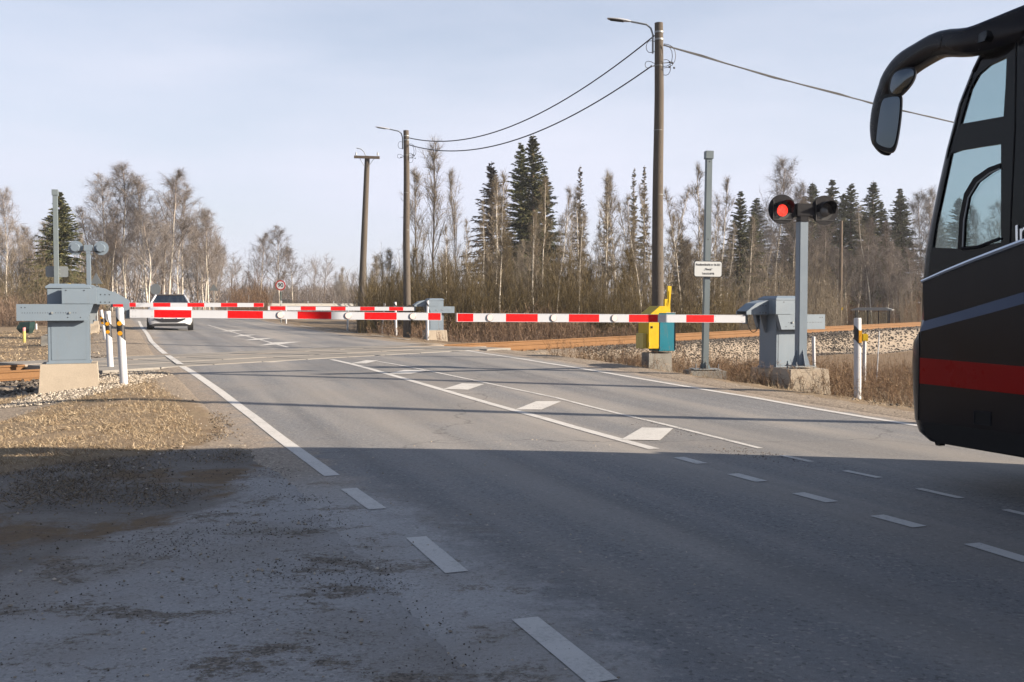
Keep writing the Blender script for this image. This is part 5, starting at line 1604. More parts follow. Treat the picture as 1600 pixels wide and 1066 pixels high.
p = PY(441, 480, 165); make_car('distant_car', (p.x, p.y, PY(441, 482, 165).z), pi - 0.5, M['car_black'], 'tiny black car directly behind the speed limit sign post', wag=False)
# ---------------------------------------------------------------- vegetation
def bark_birch():
    t = NT('birch_bark')
    o = t.coord('Object')
    s = t.n('ShaderNodeSeparateXYZ'); t.l(o, s.inputs[0])
    n = t.noise(2.2, 5, 0.7, o, stretch=(1, 1, 2.2)); n2 = t.noise(9, 3, 0.7, o, stretch=(0.6, 0.6, 2.5))
    base = t.mix(n, (0.42, 0.38, 0.32), (0.62, 0.57, 0.49))
    base = t.mix(t.mr(n2, 0.55, 0.66, 0, 0.85, True), base, (0.07, 0.055, 0.045))
    hi = t.mr(s.outputs['Z'], 8.5, 14, 0, 0.8)
    base = t.mix(hi, base, (0.17, 0.115, 0.09))
    lo = t.mr(s.outputs['Z'], 0.0, 1.6, 0.6, 0)
    base = t.mix(lo, base, (0.10, 0.075, 0.055))
    t.color(base).s(Roughness=0.85, Specular_IOR_Level=0.2); return t.m
M['birch_bark'] = bark_birch()
def twig(name, a, b):
    t = NT(name); r = t.geo('Random Per Island')
    n = t.noise(0.8, 3, 0.6)
    oi = t.n('ShaderNodeObjectInfo').outputs['Random']
    c = t.mix(t.mr(n, .35, .65, 0, .5), t.mix(r, a, b), tuple(x * 0.7 for x in a))
    hsv = t.n('ShaderNodeHueSaturation'); t.l(c, hsv.inputs['Color'])
    t.l(t.mr(oi, 0, 1, 0.72, 1.22), hsv.inputs['Value']); t.l(t.mr(oi, 0, 1, 1.25, 0.75), hsv.inputs['Saturation'])
    t.color(hsv.outputs[0])
    t.s(Roughness=0.8, Specular_IOR_Level=0.15); return t.m
M['twig_birch'] = twig('twig_birch', (0.125, 0.104, 0.090), (0.26, 0.22, 0.19))
M['twig_grey'] = twig('twig_grey', (0.125, 0.100, 0.070), (0.27, 0.225, 0.165))
M['twig_olive'] = twig('twig_olive', (0.09, 0.070, 0.040), (0.205, 0.163, 0.095))
M['twig_red'] = twig('twig_red', (0.13, 0.083, 0.054), (0.25, 0.17, 0.112))
M['bark_grey'] = twig('bark_grey', (0.13, 0.11, 0.09), (0.16, 0.13, 0.105))
M['bark_brown'] = twig('bark_brown', (0.12, 0.09, 0.065), (0.15, 0.11, 0.08))
def needles(name, a, b, c):
    t = NT(name); r = t.geo('Random Per Island')
    oi = t.n('ShaderNodeObjectInfo').outputs['Random']
    hsv = t.n('ShaderNodeHueSaturation'); t.l(t.ramp(r, [(0, a), (0.6, b), (1.0, c)]), hsv.inputs['Color'])
    t.l(t.mr(oi, 0, 1, 0.7, 1.3), hsv.inputs['Value']); t.l(t.mr(oi, 0, 1, 0.485, 0.51), hsv.inputs['Hue'])
    t.color(hsv.outputs[0]).s(Roughness=0.75, Specular_IOR_Level=0.2)
    return t.m
M['needles'] = needles('needles', (0.028, 0.036, 0.014), (0.075, 0.082, 0.032), (0.155, 0.140, 0.065))
M['needles_brown'] = needles('needles_brown', (0.055, 0.044, 0.028), (0.11, 0.082, 0.052), (0.17, 0.125, 0.08))
M['needles_dull'] = needles('needles_dull', (0.06, 0.052, 0.033), (0.11, 0.092, 0.06), (0.165, 0.138, 0.09))

def prisms(seg, k=3):
    """seg rows: p0(3) p1(3) r0 r1 -> thin k-sided tubes"""
    seg = np.asarray(seg, float)
    p0, p1, r0, r1 = seg[:, :3], seg[:, 3:6], seg[:, 6], seg[:, 7]
    d = p1 - p0; L = np.linalg.norm(d, axis=1, keepdims=True) + 1e-9; d = d / L
    ref = np.where(np.abs(d[:, 2:3]) > 0.9, np.array([[1., 0, 0]]), np.array([[0, 0, 1.]]))
    a = np.cross(d, ref); a /= np.linalg.norm(a, axis=1, keepdims=True) + 1e-9; b = np.cross(d, a)
    vs = []
    for p, r in ((p0, r0), (p1, r1)):
        for j in range(k):
            q = 2 * pi * j / k
            vs.append(p + (a * cos(q) + b * sin(q)) * r[:, None])
    V_ = np.stack(vs, 1).reshape(-1, 3); n = len(seg); o = (np.arange(n) * 2 * k)[:, None]
    fs = []
    for j in range(k):
        j2 = (j + 1) % k
        fs.append(o + np.array([[j, j2, k + j2]])); fs.append(o + np.array([[j, k + j2, k + j]]))
    return V_, np.stack(fs, 1).reshape(-1, 3)
def blades(p0, d, L, w, rng):
    """needle triangles from p0 along d"""
    d = d / (np.linalg.norm(d, axis=1, keepdims=True) + 1e-9)
    r = rng.normal(size=d.shape); a = np.cross(d, r); a /= np.linalg.norm(a, axis=1, keepdims=True) + 1e-9
    w = np.asarray(w).reshape(-1, 1) if np.ndim(w) else w
    V_ = np.stack([p0 - a * w, p0 + a * w, p0 + d * np.asarray(L).reshape(-1, 1)], 1).reshape(-1, 3)
    return V_, np.arange(len(V_)).reshape(-1, 3)

def branch_chain(p, d, L, r, n, rng, wander, trop):
    out = []; p = p.copy(); d = d / np.linalg.norm(d)
    for i in range(n):
        r0 = r * (1 - i / n) ** 0.8 + 0.25 * r * (i / n); r1 = r * (1 - (i + 1) / n) ** 0.8 + 0.25 * r * ((i + 1) / n)
        d = d + rng.normal(size=3) * wander + np.array([0, 0, trop]); d /= np.linalg.norm(d)
        q = p + d * L / n
        out.append((p, q, r0, r1, d.copy())); p = q
    return out
def bare_tree(seed, H, kind):
    rng = np.random.RandomState(seed)
    kd = dict(
        birch=dict(np_=40, start=0.28, spread=(28, 58), Lf=0.30, sec=7, tw=7, twL=(0.35, 0.85), trop=0.10, droop=-0.55, tr=0.0070, stems=1, crown=1.0),
        tall=dict(np_=30, start=0.35, spread=(18, 35), Lf=0.24, sec=5, tw=5, twL=(0.3, 0.8), trop=0.16, droop=0.35, tr=0.0065, stems=1, crown=0.8),
        thin=dict(np_=26, start=0.25, spread=(22, 45), Lf=0.16, sec=4, tw=5, twL=(0.25, 0.6), trop=0.12, droop=0.2, tr=0.0055, stems=1, crown=0.7),
        round=dict(np_=22, start=0.28, spread=(25, 75), Lf=0.42, sec=10, tw=9, twL=(0.3, 0.8), trop=0.05, droop=0.15, tr=0.014, stems=1, crown=1.0),
        alder=dict(np_=30, start=0.15, spread=(16, 38), Lf=0.26, sec=5, tw=5, twL=(0.3, 0.7), trop=0.10, droop=0.1, tr=0.007, stems=3, crown=0.9),
    )[kind]
    T, B, tp, td = [], [], [], []
    for s in range(kd['stems']):
        Hs = H * (1 if s == 0 else rng.uniform(0.7, 0.95))
        lean = rng.normal(size=2) * (0.03 if s == 0 else 0.14)
        n = 14; trunk = branch_chain(np.array([0, 0, -0.2]) + np.array([rng.normal() * .2, rng.normal() * .2, 0]) * (s > 0), np.array([lean[0], lean[1], 1.0]), Hs * 1.02, Hs * kd['tr'], n, rng, 0.035, 0.05)
        for (a, b_, r0, r1, d) in trunk: T.append((*a, *b_, max(r0, 0.012), max(r1, 0.008)))
        P_np = kd['np_'] if s == 0 else kd['np_'] // 2
        for k in range(P_np):
            f = kd['start'] + (1 - kd['start']) * (k + rng.rand()) / P_np
            f = min(f, 0.985); i = min(int(f * n), n - 1); a, b_, r0, r1, d = trunk[i]; t = f * n - i
            p = a + (b_ - a) * t
            az = rng.uniform(0, 2 * pi); sp = radians(rng.uniform(*kd['spread'])) * (1.15 - 0.45 * f)
            dd = np.array([cos(az) * sin(sp), sin(az) * sin(sp), cos(sp)])
            prof = (1 - f) ** 0.75 * 1.35 + 0.16
            if kind == 'round': prof = 0.65 + 0.5 * sin(pi * f)
            L = Hs * kd['Lf'] * prof * rng.uniform(0.7, 1.15)
            rb = max(0.010, (r0 * 0.5) * (0.6 + 0.4 * rng.rand()))
            br = branch_chain(p, dd, L, rb, 5, rng, 0.11, kd['trop'])
            for (a2, b2, q0, q1, d2) in br: B.append((*a2, *b2, max(q0, 0.011), max(q1, 0.008)))
            for m in range(kd['sec']):
                j = rng.randint(1, 5); a2, b2, q0, q1, d2 = br[j]
                p2 = a2 + (b2 - a2) * rng.rand()
                d3 = d2 + rng.normal(size=3) * 0.55 + np.array([0, 0, 0.1])
                L3 = L * rng.uniform(0.25, 0.5)
                se = branch_chain(p2, d3, L3, 0.010, 3, rng, 0.15, kd['trop'] * 0.5)
                for (a3, b3, q0, q1, d4) in se: B.append((*a3, *b3, 0.010, 0.008))
                for (a3, b3, q0, q1, d4) in se:
                    for _ in range(kd['tw']):
                        tp.append(a3 + (b3 - a3) * rng.rand()); td.append(d4 + rng.normal(size=3) * 0.6 + np.array([0, 0, kd['droop'] * rng.rand()]))
            for (a2, b2, q0, q1, d2) in br[1:]:
                for _ in range(kd['tw'] // 2):
                    tp.append(a2 + (b2 - a2) * rng.rand()); td.append(d2 + rng.normal(size=3) * 0.6 + np.array([0, 0, kd['droop'] * rng.rand()]))
    tp, td = np.array(tp), np.array(td)
    L = rng.uniform(*kd['twL'], size=len(tp))
    parts = [prisms(B, 3), blades(tp, td, L, 0.0068, rng)]
    # second generation of twiglets
    k2 = rng.randint(0, len(tp), len(tp))
    dn = td / np.linalg.norm(td, axis=1, keepdims=True)
    p2 = tp[k2] + dn[k2] * (L[k2] * rng.uniform(0.3, 0.9, len(k2)))[:, None]
    parts.append(blades(p2, dn[k2] + rng.normal(size=p2.shape) * 0.55 + np.array([0, 0, kd['droop'] * 0.6]), L[k2] * 0.6, 0.0055, rng))
    return prisms(T, 7), join_faces(parts)
def spruce(seed, H, dens=1.0, width=0.20, start=0.04, sparse=0.0):
    rng = np.random.RandomState(seed)
    T = [(0, 0, -0.2, 0, 0, H * 0.6, H * 0.011, H * 0.006), (0, 0, H * 0.6, 0, 0, H, H * 0.006, 0.01)]
    B, pp, dd, LL, ww = [], [], [], [], []
    z = H * start
    while z < H * 0.985:
        f = z / H
        nb = int(rng.randint(6, 9) * (0.8 + 0.4 * dens))
        for k in range(nb):
            if rng.rand() < sparse: continue
            zk = z + rng.uniform(-0.5, 0.5) * H * 0.03
            az = rng.uniform(0, 2 * pi)
            L = H * width * ((1 - f) ** 0.85) * rng.uniform(0.45, 1.2) + 0.03
            d = np.array([cos(az), sin(az), rng.uniform(-0.12, 0.15) + 0.45 * f])
            br = branch_chain(np.array([0, 0, min(zk, H * 0.99)]), d, L, 0.03 * (1 - f) + 0.01, 4, rng, 0.06, -0.10 + 0.10 * (f > 0.6))
            for j, (a, b_, r0, r1, dv) in enumerate(br):
                if j >= 2: dv = dv + np.array([0, 0, 0.22]); 
                B.append((*a, *b_, r0, r1))
                m = int((7 + 12 * L / 4) * dens)
                for _ in range(m):
                    t = rng.rand(); p = a + (b_ - a) * t
                    side = np.cross(dv, [0, 0, 1]); side /= np.linalg.norm(side) + 1e-9
                    s = rng.choice([-1, 1])
                    v = dv * rng.uniform(0.3, 1.0) + side * s * rng.uniform(0.2, 1.1) + np.array([0, 0, rng.uniform(-1.0, 0.10)])
                    pp.append(p); dd.append(v); LL.append(rng.uniform(0.22, 0.50) * (0.30 + 0.75 * (1 - f))); ww.append(rng.uniform(0.022, 0.05))
        z += H * 0.016 * rng.uniform(0.6, 1.4) + 0.02
    return prisms(T, 7), join_faces([prisms(B, 3), blades(np.array(pp), np.array(dd), np.array(LL), np.array(ww), rng)])

TREES = {}
def proto(key, gen, bark, leaf):
    (tv, tf), (cv, cf) = gen
    TREES[key] = (np_mesh(key + '_trunk', tv, tf, M[bark], True), np_mesh(key + '_crown', cv, cf, M[leaf]), float(max(tv[:, 2].max(), cv[:, 2].max() * 0.98)))
for i in range(4): proto(f'birch{i}', bare_tree(10 + i, 15.0, 'birch'), 'birch_bark', 'twig_birch')
for i in range(3): proto(f'tall{i}', bare_tree(20 + i, 14.0, 'tall'), 'bark_grey', 'twig_grey')
for i in range(4): proto(f'thin{i}', bare_tree(30 + i, 11.0, 'thin'), 'birch_bark', 'twig_grey')
for i in range(2): proto(f'round{i}', bare_tree(40 + i, 12.0, 'round'), 'bark_brown', 'twig_birch')
for i in range(4): proto(f'alder{i}', bare_tree(50 + i, 8.0, 'alder'), 'bark_brown', 'twig_olive' if i % 2 else 'twig_grey')
proto('alder4', bare_tree(57, 9.0, 'alder'), 'bark_brown', 'twig_birch')
for i in range(3): proto(f'spruce{i}', spruce(60 + i, 14.0, 1.5, 0.19), 'bark_brown', 'needles')
proto('spruce3', spruce(66, 10.0, 1.9, 0.30, 0.03), 'bark_brown', 'needles')
for i in range(2): proto(f'brownspruce{i}', spruce(70 + i, 13.0, 1.0, 0.17, 0.25, 0.15), 'bark_brown', 'needles_brown')
for i in range(3): proto(f'sparsespruce{i}', spruce(80 + i, 12.0, 0.55, 0.10, 0.35, 0.35), 'bark_grey', 'needles_dull')
for i in range(2): proto(f'firdull{i}', spruce(90 + i, 9.0, 0.8, 0.2, 0.10, 0.2), 'bark_brown', 'needles_dull')

rt = random.Random(5)
def tree(px, top_py, Y, key, name, label, group=None, squeeze=1.0, z=None):
    me_t, me_c, H0 = TREES[key]
    p = PY(px, 474, Y); z0 = gz(p.x, Y) if z is None else z
    H = PY(px, top_py, Y).z - z0
    r = empty(name, (p.x, Y, z0), rt.uniform(0, 6.28), label, 'tree', group)
    s = H / H0; r.scale = (s * squeeze, s * squeeze, s)
    link_mesh('trunk', me_t, None, r); link_mesh('crown', me_c, None, r)
    return r
# --- left group behind the white car
for a in [
    (172, 268, 112, 'birch0', 'birch_tree', 'leftmost tall white birch of the group behind the far signal', 1.25),
    (197, 254, 108, 'birch1', 'birch_tree', 'tallest birch of the left group, crown just right of the far signal', 1.3),
    (232, 268, 106, 'birch2', 'birch_tree', 'middle birch of the left group, straight above the white car', 1.2),
    (262, 262, 104, 'birch3', 'birch_tree', 'double looking birch of the left group at its right shoulder', 1.2),
    (286, 282, 112, 'birch0', 'birch_tree', 'right outer birch of the left group over the white car', 1.2),
    (318, 352, 120, 'birch2', 'birch_tree', 'lower drooping birch right of the white car', 1.5),
    (335, 380, 135, 'birch1', 'birch_tree', 'lowest birch at the right end of the left group', 1.5),
    (360, 392, 160, 'round0', 'oak_tree', 'lone round oak between the two bare groups left of the speed sign', 1.2),
    (405, 362, 150, 'birch3', 'birch_tree', 'left of the two pale birches over the speed limit sign', 1.2),
    (438, 350, 148, 'birch0', 'birch_tree', 'taller pale birch directly over the speed limit sign', 1.4),
    (458, 385, 156, 'birch2', 'birch_tree', 'small birch just right of the speed limit sign', 1.2),
    (488, 394, 190, 'round1', 'bare_tree', 'left half of the rounded twin trees right of the speed sign', 1.0),
    (506, 394, 192, 'round0', 'bare_tree', 'right half of the rounded twin trees right of the speed sign', 1.0),
    (532, 415, 200, 'alder0', 'bare_tree', 'low grey tree left of the leaning utility pole', 1.0),
    (552, 418, 205, 'round1', 'bare_tree', 'faint grey tree behind the leaning utility pole', 0.9),
    (588, 395, 95, 'alder2', 'bare_tree', 'bushy bare tree between the two background poles', 1.1),
    (610, 385, 82, 'alder1', 'bare_tree', 'olive bushy tree left of the shorter lamp pole', 1.0),
    (655, 258, 72, 'tall0', 'bare_tree', 'slim grey tree rising just right of the shorter lamp pole', 1.1),
    (678, 212, 70, 'tall1', 'bare_tree', 'tallest slim grey tree beside the shorter lamp pole', 1.1),
    (716, 258, 74, 'tall2', 'bare_tree', 'narrow grey tree left of the brownish spruces', 0.8),
    (768, 252, 78, 'brownspruce0', 'spruce_tree', 'brownish thinning spruce left of the green spruce pair', 1.6),
    (814, 222, 80, 'spruce0', 'spruce_tree', 'left one of the tall dark green spruce pair', 1.35),
    (833, 208, 77, 'spruce1', 'spruce_tree', 'right and taller one of the dark green spruce pair', 1.4),
    (850, 262, 84, 'spruce2', 'spruce_tree', 'lower dark spruce leaning on the spruce pair from the right', 1.3),
    (906, 258, 74, 'sparsespruce0', 'spruce_tree', 'thin pale spruce right of the green spruce pair', 1.0),
    (948, 272, 78, 'sparsespruce1', 'spruce_tree', 'thin spruce midway between the spruce pair and the tall pole', 0.9),
    (990, 262, 76, 'sparsespruce2', 'spruce_tree', 'thin spruce close left of the tall lamp pole', 0.9),
    (1006, 258, 80, 'sparsespruce0', 'spruce_tree', 'thin spruce half hidden by the tall lamp pole', 0.9),
    (1064, 362, 60, 'firdull0', 'spruce_tree', 'small dull spruce between the tall pole and the name board', 1.0),
    (1156, 298, 84, 'spruce2', 'spruce_tree', 'dark green spruce right of the name board', 1.4),
    (1176, 330, 92, 'spruce0', 'spruce_tree', 'dark spruce partly behind the one right of the name board', 1.4),
    (1208, 244, 98, 'birch1', 'birch_tree', 'high round birch above the lit signal lamp', 1.1),
    (1236, 282, 96, 'birch2', 'birch_tree', 'birch directly behind the signal discs', 0.9),
    (1268, 284, 100, 'spruce1', 'spruce_tree', 'spruce tip showing right above the junction box of the signal', 1.6),
    (1298, 280, 104, 'spruce2', 'spruce_tree', 'spruce tip above the unlit signal lamp', 1.6),
    (1328, 286, 102, 'spruce0', 'spruce_tree', 'spruce just right of the unlit signal lamp', 1.6),
    (1362, 282, 104, 'spruce1', 'spruce_tree', 'spruce over the white road post with the amber strip', 1.6),
    (1404, 294, 106, 'spruce2', 'spruce_tree', 'spruce above the bus shelter', 1.6),
    (1430, 300, 104, 'birch3', 'birch_tree', 'pale birch touching the coach nose', 1.0),
    (1350, 335, 88, 'birch0', 'birch_tree', 'pale birch behind the bus shelter, left stem', 0.8),
    (1388, 345, 90, 'birch2', 'birch_tree', 'pale birch right of the bus shelter', 0.8),
    (1284, 330, 92, 'brownspruce1', 'spruce_tree', 'brown thinning spruce below the unlit signal lamp', 1.1),
    (1462, 290, 100, 'birch1', 'birch_tree', 'birch half hidden behind the coach nose', 1.0),
    (96, 299, 76, 'spruce3', 'spruce_tree', 'broad dark spruce behind the left square post', 1.2),
    (8, 292, 72, 'birch2', 'birch_tree', 'pale bare tree at the left picture edge', 0.9),
    (-30, 270, 74, 'birch0', 'birch_tree', 'pale bare tree beyond the left picture edge', 0.9),
    (38, 350, 78, 'alder4', 'bare_tree', 'lower bare tree between the left edge and the dark spruce', 0.8),
]:
    tree(a[0], a[1], a[2], a[3], a[4], a[5], squeeze=a[6])
for a in [(779, 268, 53, 'thin0', 'white stemmed birch in front of the brownish spruce', 1.0), (832, 330, 50, 'thin1', 'white stemmed birch in front of the dark green spruce pair', 1.0),
          (903, 330, 49, 'thin2', 'white birch stem above the second reflector of the right boom', 0.9), (945, 262, 54, 'thin3', 'white stemmed birch above the right boom, nearest the tall pole but one', 0.9),
          (1005, 300, 56, 'thin0', 'white birch stem seen close left of the tall lamp pole', 0.9), (1098, 255, 56, 'thin1', 'white birch stem partly behind the name board post', 0.9),
          (1120, 300, 58, 'thin3', 'white birch stem right of the name board post', 0.9), (1068, 290, 57, 'thin2', 'white birch stem between the tall pole and the name board', 0.8),
          (697, 350, 50, 'thin1', 'leaning white birch stem right of the distant barrier machine', 0.9), (868, 290, 52, 'thin0', 'white birch stem just right of the green spruce pair', 0.9)]:
    tree(a[0], a[1], a[2], a[3], 'birch_tree', a[4], squeeze=a[5])
# --- filler trees of the wood beyond the railway and behind the car
MARKS = [(90, 'the left square post'), (268, 'the white car'), (439, 'the speed sign'), (570, 'the leaning utility pole'), (636, 'the shorter lamp pole'),
         (830, 'the green spruce pair'), (1027, 'the tall lamp pole'), (1107, 'the name board'), (1262, 'the red signal'), (1363, 'the bus shelter'), (1480, 'the coach nose')]
ORD = ['nearest', 'second', 'third', 'fourth', 'fifth', 'sixth', 'seventh', 'eighth', 'ninth', 'tenth', 'eleventh', 'twelfth', 'thirteenth', 'fourteenth']
def fill(n, x0, x1, t0, t1, Y0, Y1, keys, kindtxt, group, sq=(0.7, 1.1)):
    made = []
    for i in range(n):
        px = lerp(x0, x1, (i + rt.random() * 0.9) / n)
        k = rt.choice(keys)
        nm = 'spruce_tree' if 'spruce' in k or 'fir' in k else 'bare_tree'
        r = tree(px, rt.uniform(t0, t1), rt.uniform(Y0, Y1), k, nm, 'x', group, squeeze=rt.uniform(*sq))
        mx, mn = min(MARKS, key=lambda q: abs(q[0] - px))
        made.append((mn, 'right' if px >= mx else 'left', abs(px - mx), r))
    for mn, sd in set((m[0], m[1]) for m in made):
        for j, m in enumerate(sorted([m for m in made if m[0] == mn and m[1] == sd], key=lambda q: q[2])):
            m[3]['label'] = '%s %s %s of %s' % (ORD[min(j, 13)], kindtxt, sd, mn)
fill(26, 730, 1140, 262, 345, 60, 80, ['thin0', 'thin1', 'thin2', 'thin3', 'thin1'], 'slender bare tree in the wood', 'slender trees beyond the railway')
fill(18, 640, 1130, 345, 420, 50, 62, ['alder0', 'alder1', 'alder2', 'alder3', 'thin2'], 'bushy bare tree at the front of the wood', 'bushy trees at the wood edge', (0.8, 1.2))
fill(22, 1130, 1470, 312, 390, 82, 96, ['thin0', 'thin1', 'birch3', 'alder4', 'birch1'], 'bare tree of the mixed wood behind the track', 'bare trees behind the signal')
fill(10, 1180, 1500, 300, 345, 100, 116, ['spruce0', 'spruce1', 'spruce2'], 'dark spruce of the back row', 'back row of spruces', (1.3, 1.9))
fill(18, 135, 345, 320, 400, 98, 124, ['alder4', 'birch2', 'birch3'], 'low reddish tree under the birches', 'low trees among the left birches', (0.9, 1.4))
fill(9, -60, 130, 340, 400, 80, 95, ['alder3', 'thin0', 'alder1', 'birch1'], 'scrub tree beyond the left rails', 'scrub trees at the left edge', (0.8, 1.2))
fill(10, 360, 600, 420, 445, 170, 240, ['alder4', 'round0', 'alder0', 'birch2'], 'small distant horizon tree', 'distant trees on the horizon', (0.9, 1.5))
fill(8, 1500, 1800, 290, 340, 96, 110, ['spruce0', 'birch0', 'spruce2', 'birch3'], 'tree of the wood behind the coach,', 'trees hidden by the coach')

# --- brushwood: nobody could count these stems
def brush(name, n, xr, Yr, h, mats, seed, dens=9, rad=0.009, lean=0.11, xfun=None):
    rng = np.random.RandomState(seed)
    px = rng.uniform(*xr, n); Yv = rng.uniform(*Yr, n)
    X_ = (px - 800) / F * Yv
    Zv = ground_z(X_, Yv)
    clump = 0.72 + 0.75 * hnoise(X_, Yv, 0.55, seed) + 0.35 * hnoise(px, Yv * 0, 0.02, seed + 1)
    keep = rng.rand(n) < np.clip(clump + 0.15, 0.08, 1)
    X_, Yv, Zv = X_[keep], Yv[keep], Zv[keep]; n = len(X_)
    u_, v_ = uv(X_, Yv); s_, w_ = rail_sw(X_, Yv)
    pxx = 800 + X_ / Yv * F
    ok = ~((pxx > 1322) & (pxx < 1408) & (Yv < 84)) & (np.abs(w_ - GAUGE / 2) > 3.0) & ~((v_ > v_left(u_) - 1.6) & (v_ < v_right(u_) + 1.3) & (u_ < 122))
    X_, Yv, Zv = X_[ok], Yv[ok], Zv[ok]; n = len(X_)
    Hh = h * rng.uniform(0.45, 1.15, n) * np.clip(clump[keep][ok], 0.45, 1.3)
    d = np.stack([rng.normal(size=n) * lean, rng.normal(size=n) * lean, np.ones(n)], 1)
    p0 = np.stack([X_, Yv, Zv - 0.05], 1); p1 = p0 + d * (Hh * 0.5)[:, None]
    d2 = d + rng.normal(size=(n, 3)) * np.array([0.12, 0.12, 0]); p2 = p1 + d2 * (Hh * 0.5)[:, None]
    seg = np.concatenate([np.concatenate([p0, p1, np.full((n, 1), rad * 1.3), np.full((n, 1), rad)], 1),
                          np.concatenate([p1, p2, np.full((n, 1), rad), np.full((n, 1), rad * 0.4)], 1)])
    parts = [prisms(seg, 3)]
    k = rng.randint(0, n, n * dens); t = rng.uniform(0.15, 1.0, len(k))[:, None]
    b0 = np.where(t < 0.5, p0[k] + (p1 - p0)[k] * t * 2, p1[k] + (p2 - p1)[k] * (t * 2 - 1))
    dd = rng.normal(size=(len(k), 3)) * 0.5 + np.array([0, 0, 0.75])
    parts.append(blades(b0, dd, rng.uniform(0.15, 0.42, len(k)) * np.minimum(Hh[k], 2.5), rad * 0.8, rng))
    v, f = join_faces(parts)
    o = link_mesh(name, np_mesh(name, v, f, M[mats])); tag(o, kind='stuff')
    return o
brush('brushwood', 5500, (560, 1150), (47, 62), 3.3, 'twig_olive', 1)
brush('brushwood', 4800, (600, 1480), (60, 86), 4.6, 'twig_grey', 2)
brush('brushwood', 3600, (1100, 1600), (78, 98), 3.2, 'twig_red', 3)
brush('brushwood', 3000, (-120, 210), (60, 84), 4.0, 'twig_olive', 4)
brush('brushwood', 3600, (120, 420), (88, 112), 3.6, 'twig_red', 5, rad=0.012)
brush('brushwood', 2000, (340, 640), (140, 175), 4.2, 'twig_birch', 6, rad=0.018)
brush('brushwood', 3200, (-120, 160), (56, 66), 2.0, 'twig_red', 7)
brush('brushwood', 2600, (590, 1150), (44, 50), 1.4, 'twig_red', 8)
# low far wood closing the horizon
def far_wood(name, px0, px1, Y, top, seed, mt):
    rng = np.random.RandomState(seed); n = 5000
    px = rng.uniform(px0, px1, n); Yv = Y + rng.uniform(0, 30, n)
    X_ = (px - 800) / F * Yv; z0 = ground_z(X_, Yv)
    hh = top * (0.7 + 0.3 * hnoise(X_, Yv, 0.05, seed) + 0.15 * hnoise(X_, Yv, 0.25, seed + 2))
    zz = z0 + hh * rng.uniform(0, 1, n)
    d = rng.normal(size=(n, 3)) * 0.45 + np.array([0, 0, 1.0])
    v, f = blades(np.stack([X_, Yv, zz], 1), d, rng.uniform(1.2, 3.0, n), 0.10, rng)
    tag(link_mesh(name, np_mesh(name, v, f, M[mt])), kind='stuff')
far_wood('far_wood', 330, 640, 260, 6.5, 21, 'twig_birch')
far_wood('far_wood', -400, 340, 150, 6.0, 22, 'twig_birch')
far_wood('far_wood', 600, 2300, 118, 6.5, 23, 'twig_grey')

# ---------------------------------------------------------------- dry grass, weeds, stones
def grass_mat(name, a, b, c):
    t = NT(name); r = t.geo('Random Per Island')
    t.color(t.ramp(r, [(0, a), (0.55, b), (1, c)])).s(Roughness=0.8, Specular_IOR_Level=0.15); return t.m
M['dry_grass'] = grass_mat('dry_grass', (0.10, 0.072, 0.045), (0.27, 0.205, 0.13), (0.45, 0.37, 0.26))
M['dead_grass'] = grass_mat('dead_grass', (0.06, 0.05, 0.04), (0.13, 0.10, 0.07), (0.25, 0.20, 0.14))
M['weed'] = grass_mat('weed', (0.070, 0.042, 0.025), (0.145, 0.088, 0.052), (0.26, 0.18, 0.11))
M['pale_stone'] = grass_mat('pale_stone', (0.17, 0.145, 0.115), (0.30, 0.262, 0.215), (0.44, 0.39, 0.33))
M['ballast_stone'] = grass_mat('ballast_stone', (0.026, 0.023, 0.021), (0.080, 0.069, 0.060), (0.19, 0.165, 0.14))
M['crumb'] = grass_mat('crumb', (0.035, 0.028, 0.023), (0.085, 0.070, 0.058), (0.19, 0.17, 0.15))
def scatter(n, xr, yr, maskf, rng):
    x = rng.uniform(*xr, n); y = rng.uniform(*yr, n)
    k = rng.rand(n) < maskf(x, y); return x[k], y[k]
def grass(name, n, xr, yr, maskf, h, w, flat, mt, seed, wind=(0, 0)):
    rng = np.random.RandomState(seed); x, y = scatter(n, xr, yr, maskf, rng); n = len(x)
    z = ground_z(x, y)
    p = np.stack([x, y, z - 0.005], 1)
    d = rng.normal(size=(n, 3)) * flat + np.array([wind[0], wind[1], 1.0])
    d[:, 2] = np.abs(d[:, 2]) * 0.5 + 0.15
    v, f = blades(p, d, h * rng.uniform(0.5, 1.3, n), w, rng)
    tag(link_mesh(name, np_mesh(name, v, f, M[mt])), kind='stuff')
def g_mask_left(x, y):
    a, b, c, d = zones(x, y); u, v = uv(x, y)
    m = np.clip(a - b - c - 0.6 * d, 0, 1) * (v < v_left(u) - 0.7)
    s, w = rail_sw(x, y); m = m * (np.abs(w - GAUGE / 2) > 2.2)
    return m * np.clip(0.6 + 0.6 * hnoise(x, y, 2.6, 31) + 0.4 * hnoise(x, y, 6.5, 32), 0.03, 1)
grass('dry_grass', 230000, (-9.5, 0), (8.2, 17.5), g_mask_left, 0.06, 0.0028, 1.4, 'dry_grass', 1, (-0.5, -0.2))
grass('dead_grass', 45000, (-9.5, 0), (8.2, 17.5), g_mask_left, 0.05, 0.0025, 1.5, 'weed', 19)
grass('dry_grass', 70000, (-30, -4), (17, 48), g_mask_left, 0.10, 0.009, 1.3, 'dry_grass', 2)
grass('dead_grass', 70000, (-8, -1), (7.0, 10.5), lambda x, y: np.clip(zones(x, y)[3] * 1.3 - zones(x, y)[2] * 2, 0, 1) * np.clip(0.3 + hnoise(x, y, 3, 6), 0, 1), 0.05, 0.003, 1.5, 'dead_grass', 3)
def e_of(x, y):
    u, v = uv(x, y); return u, v - v_right(u)
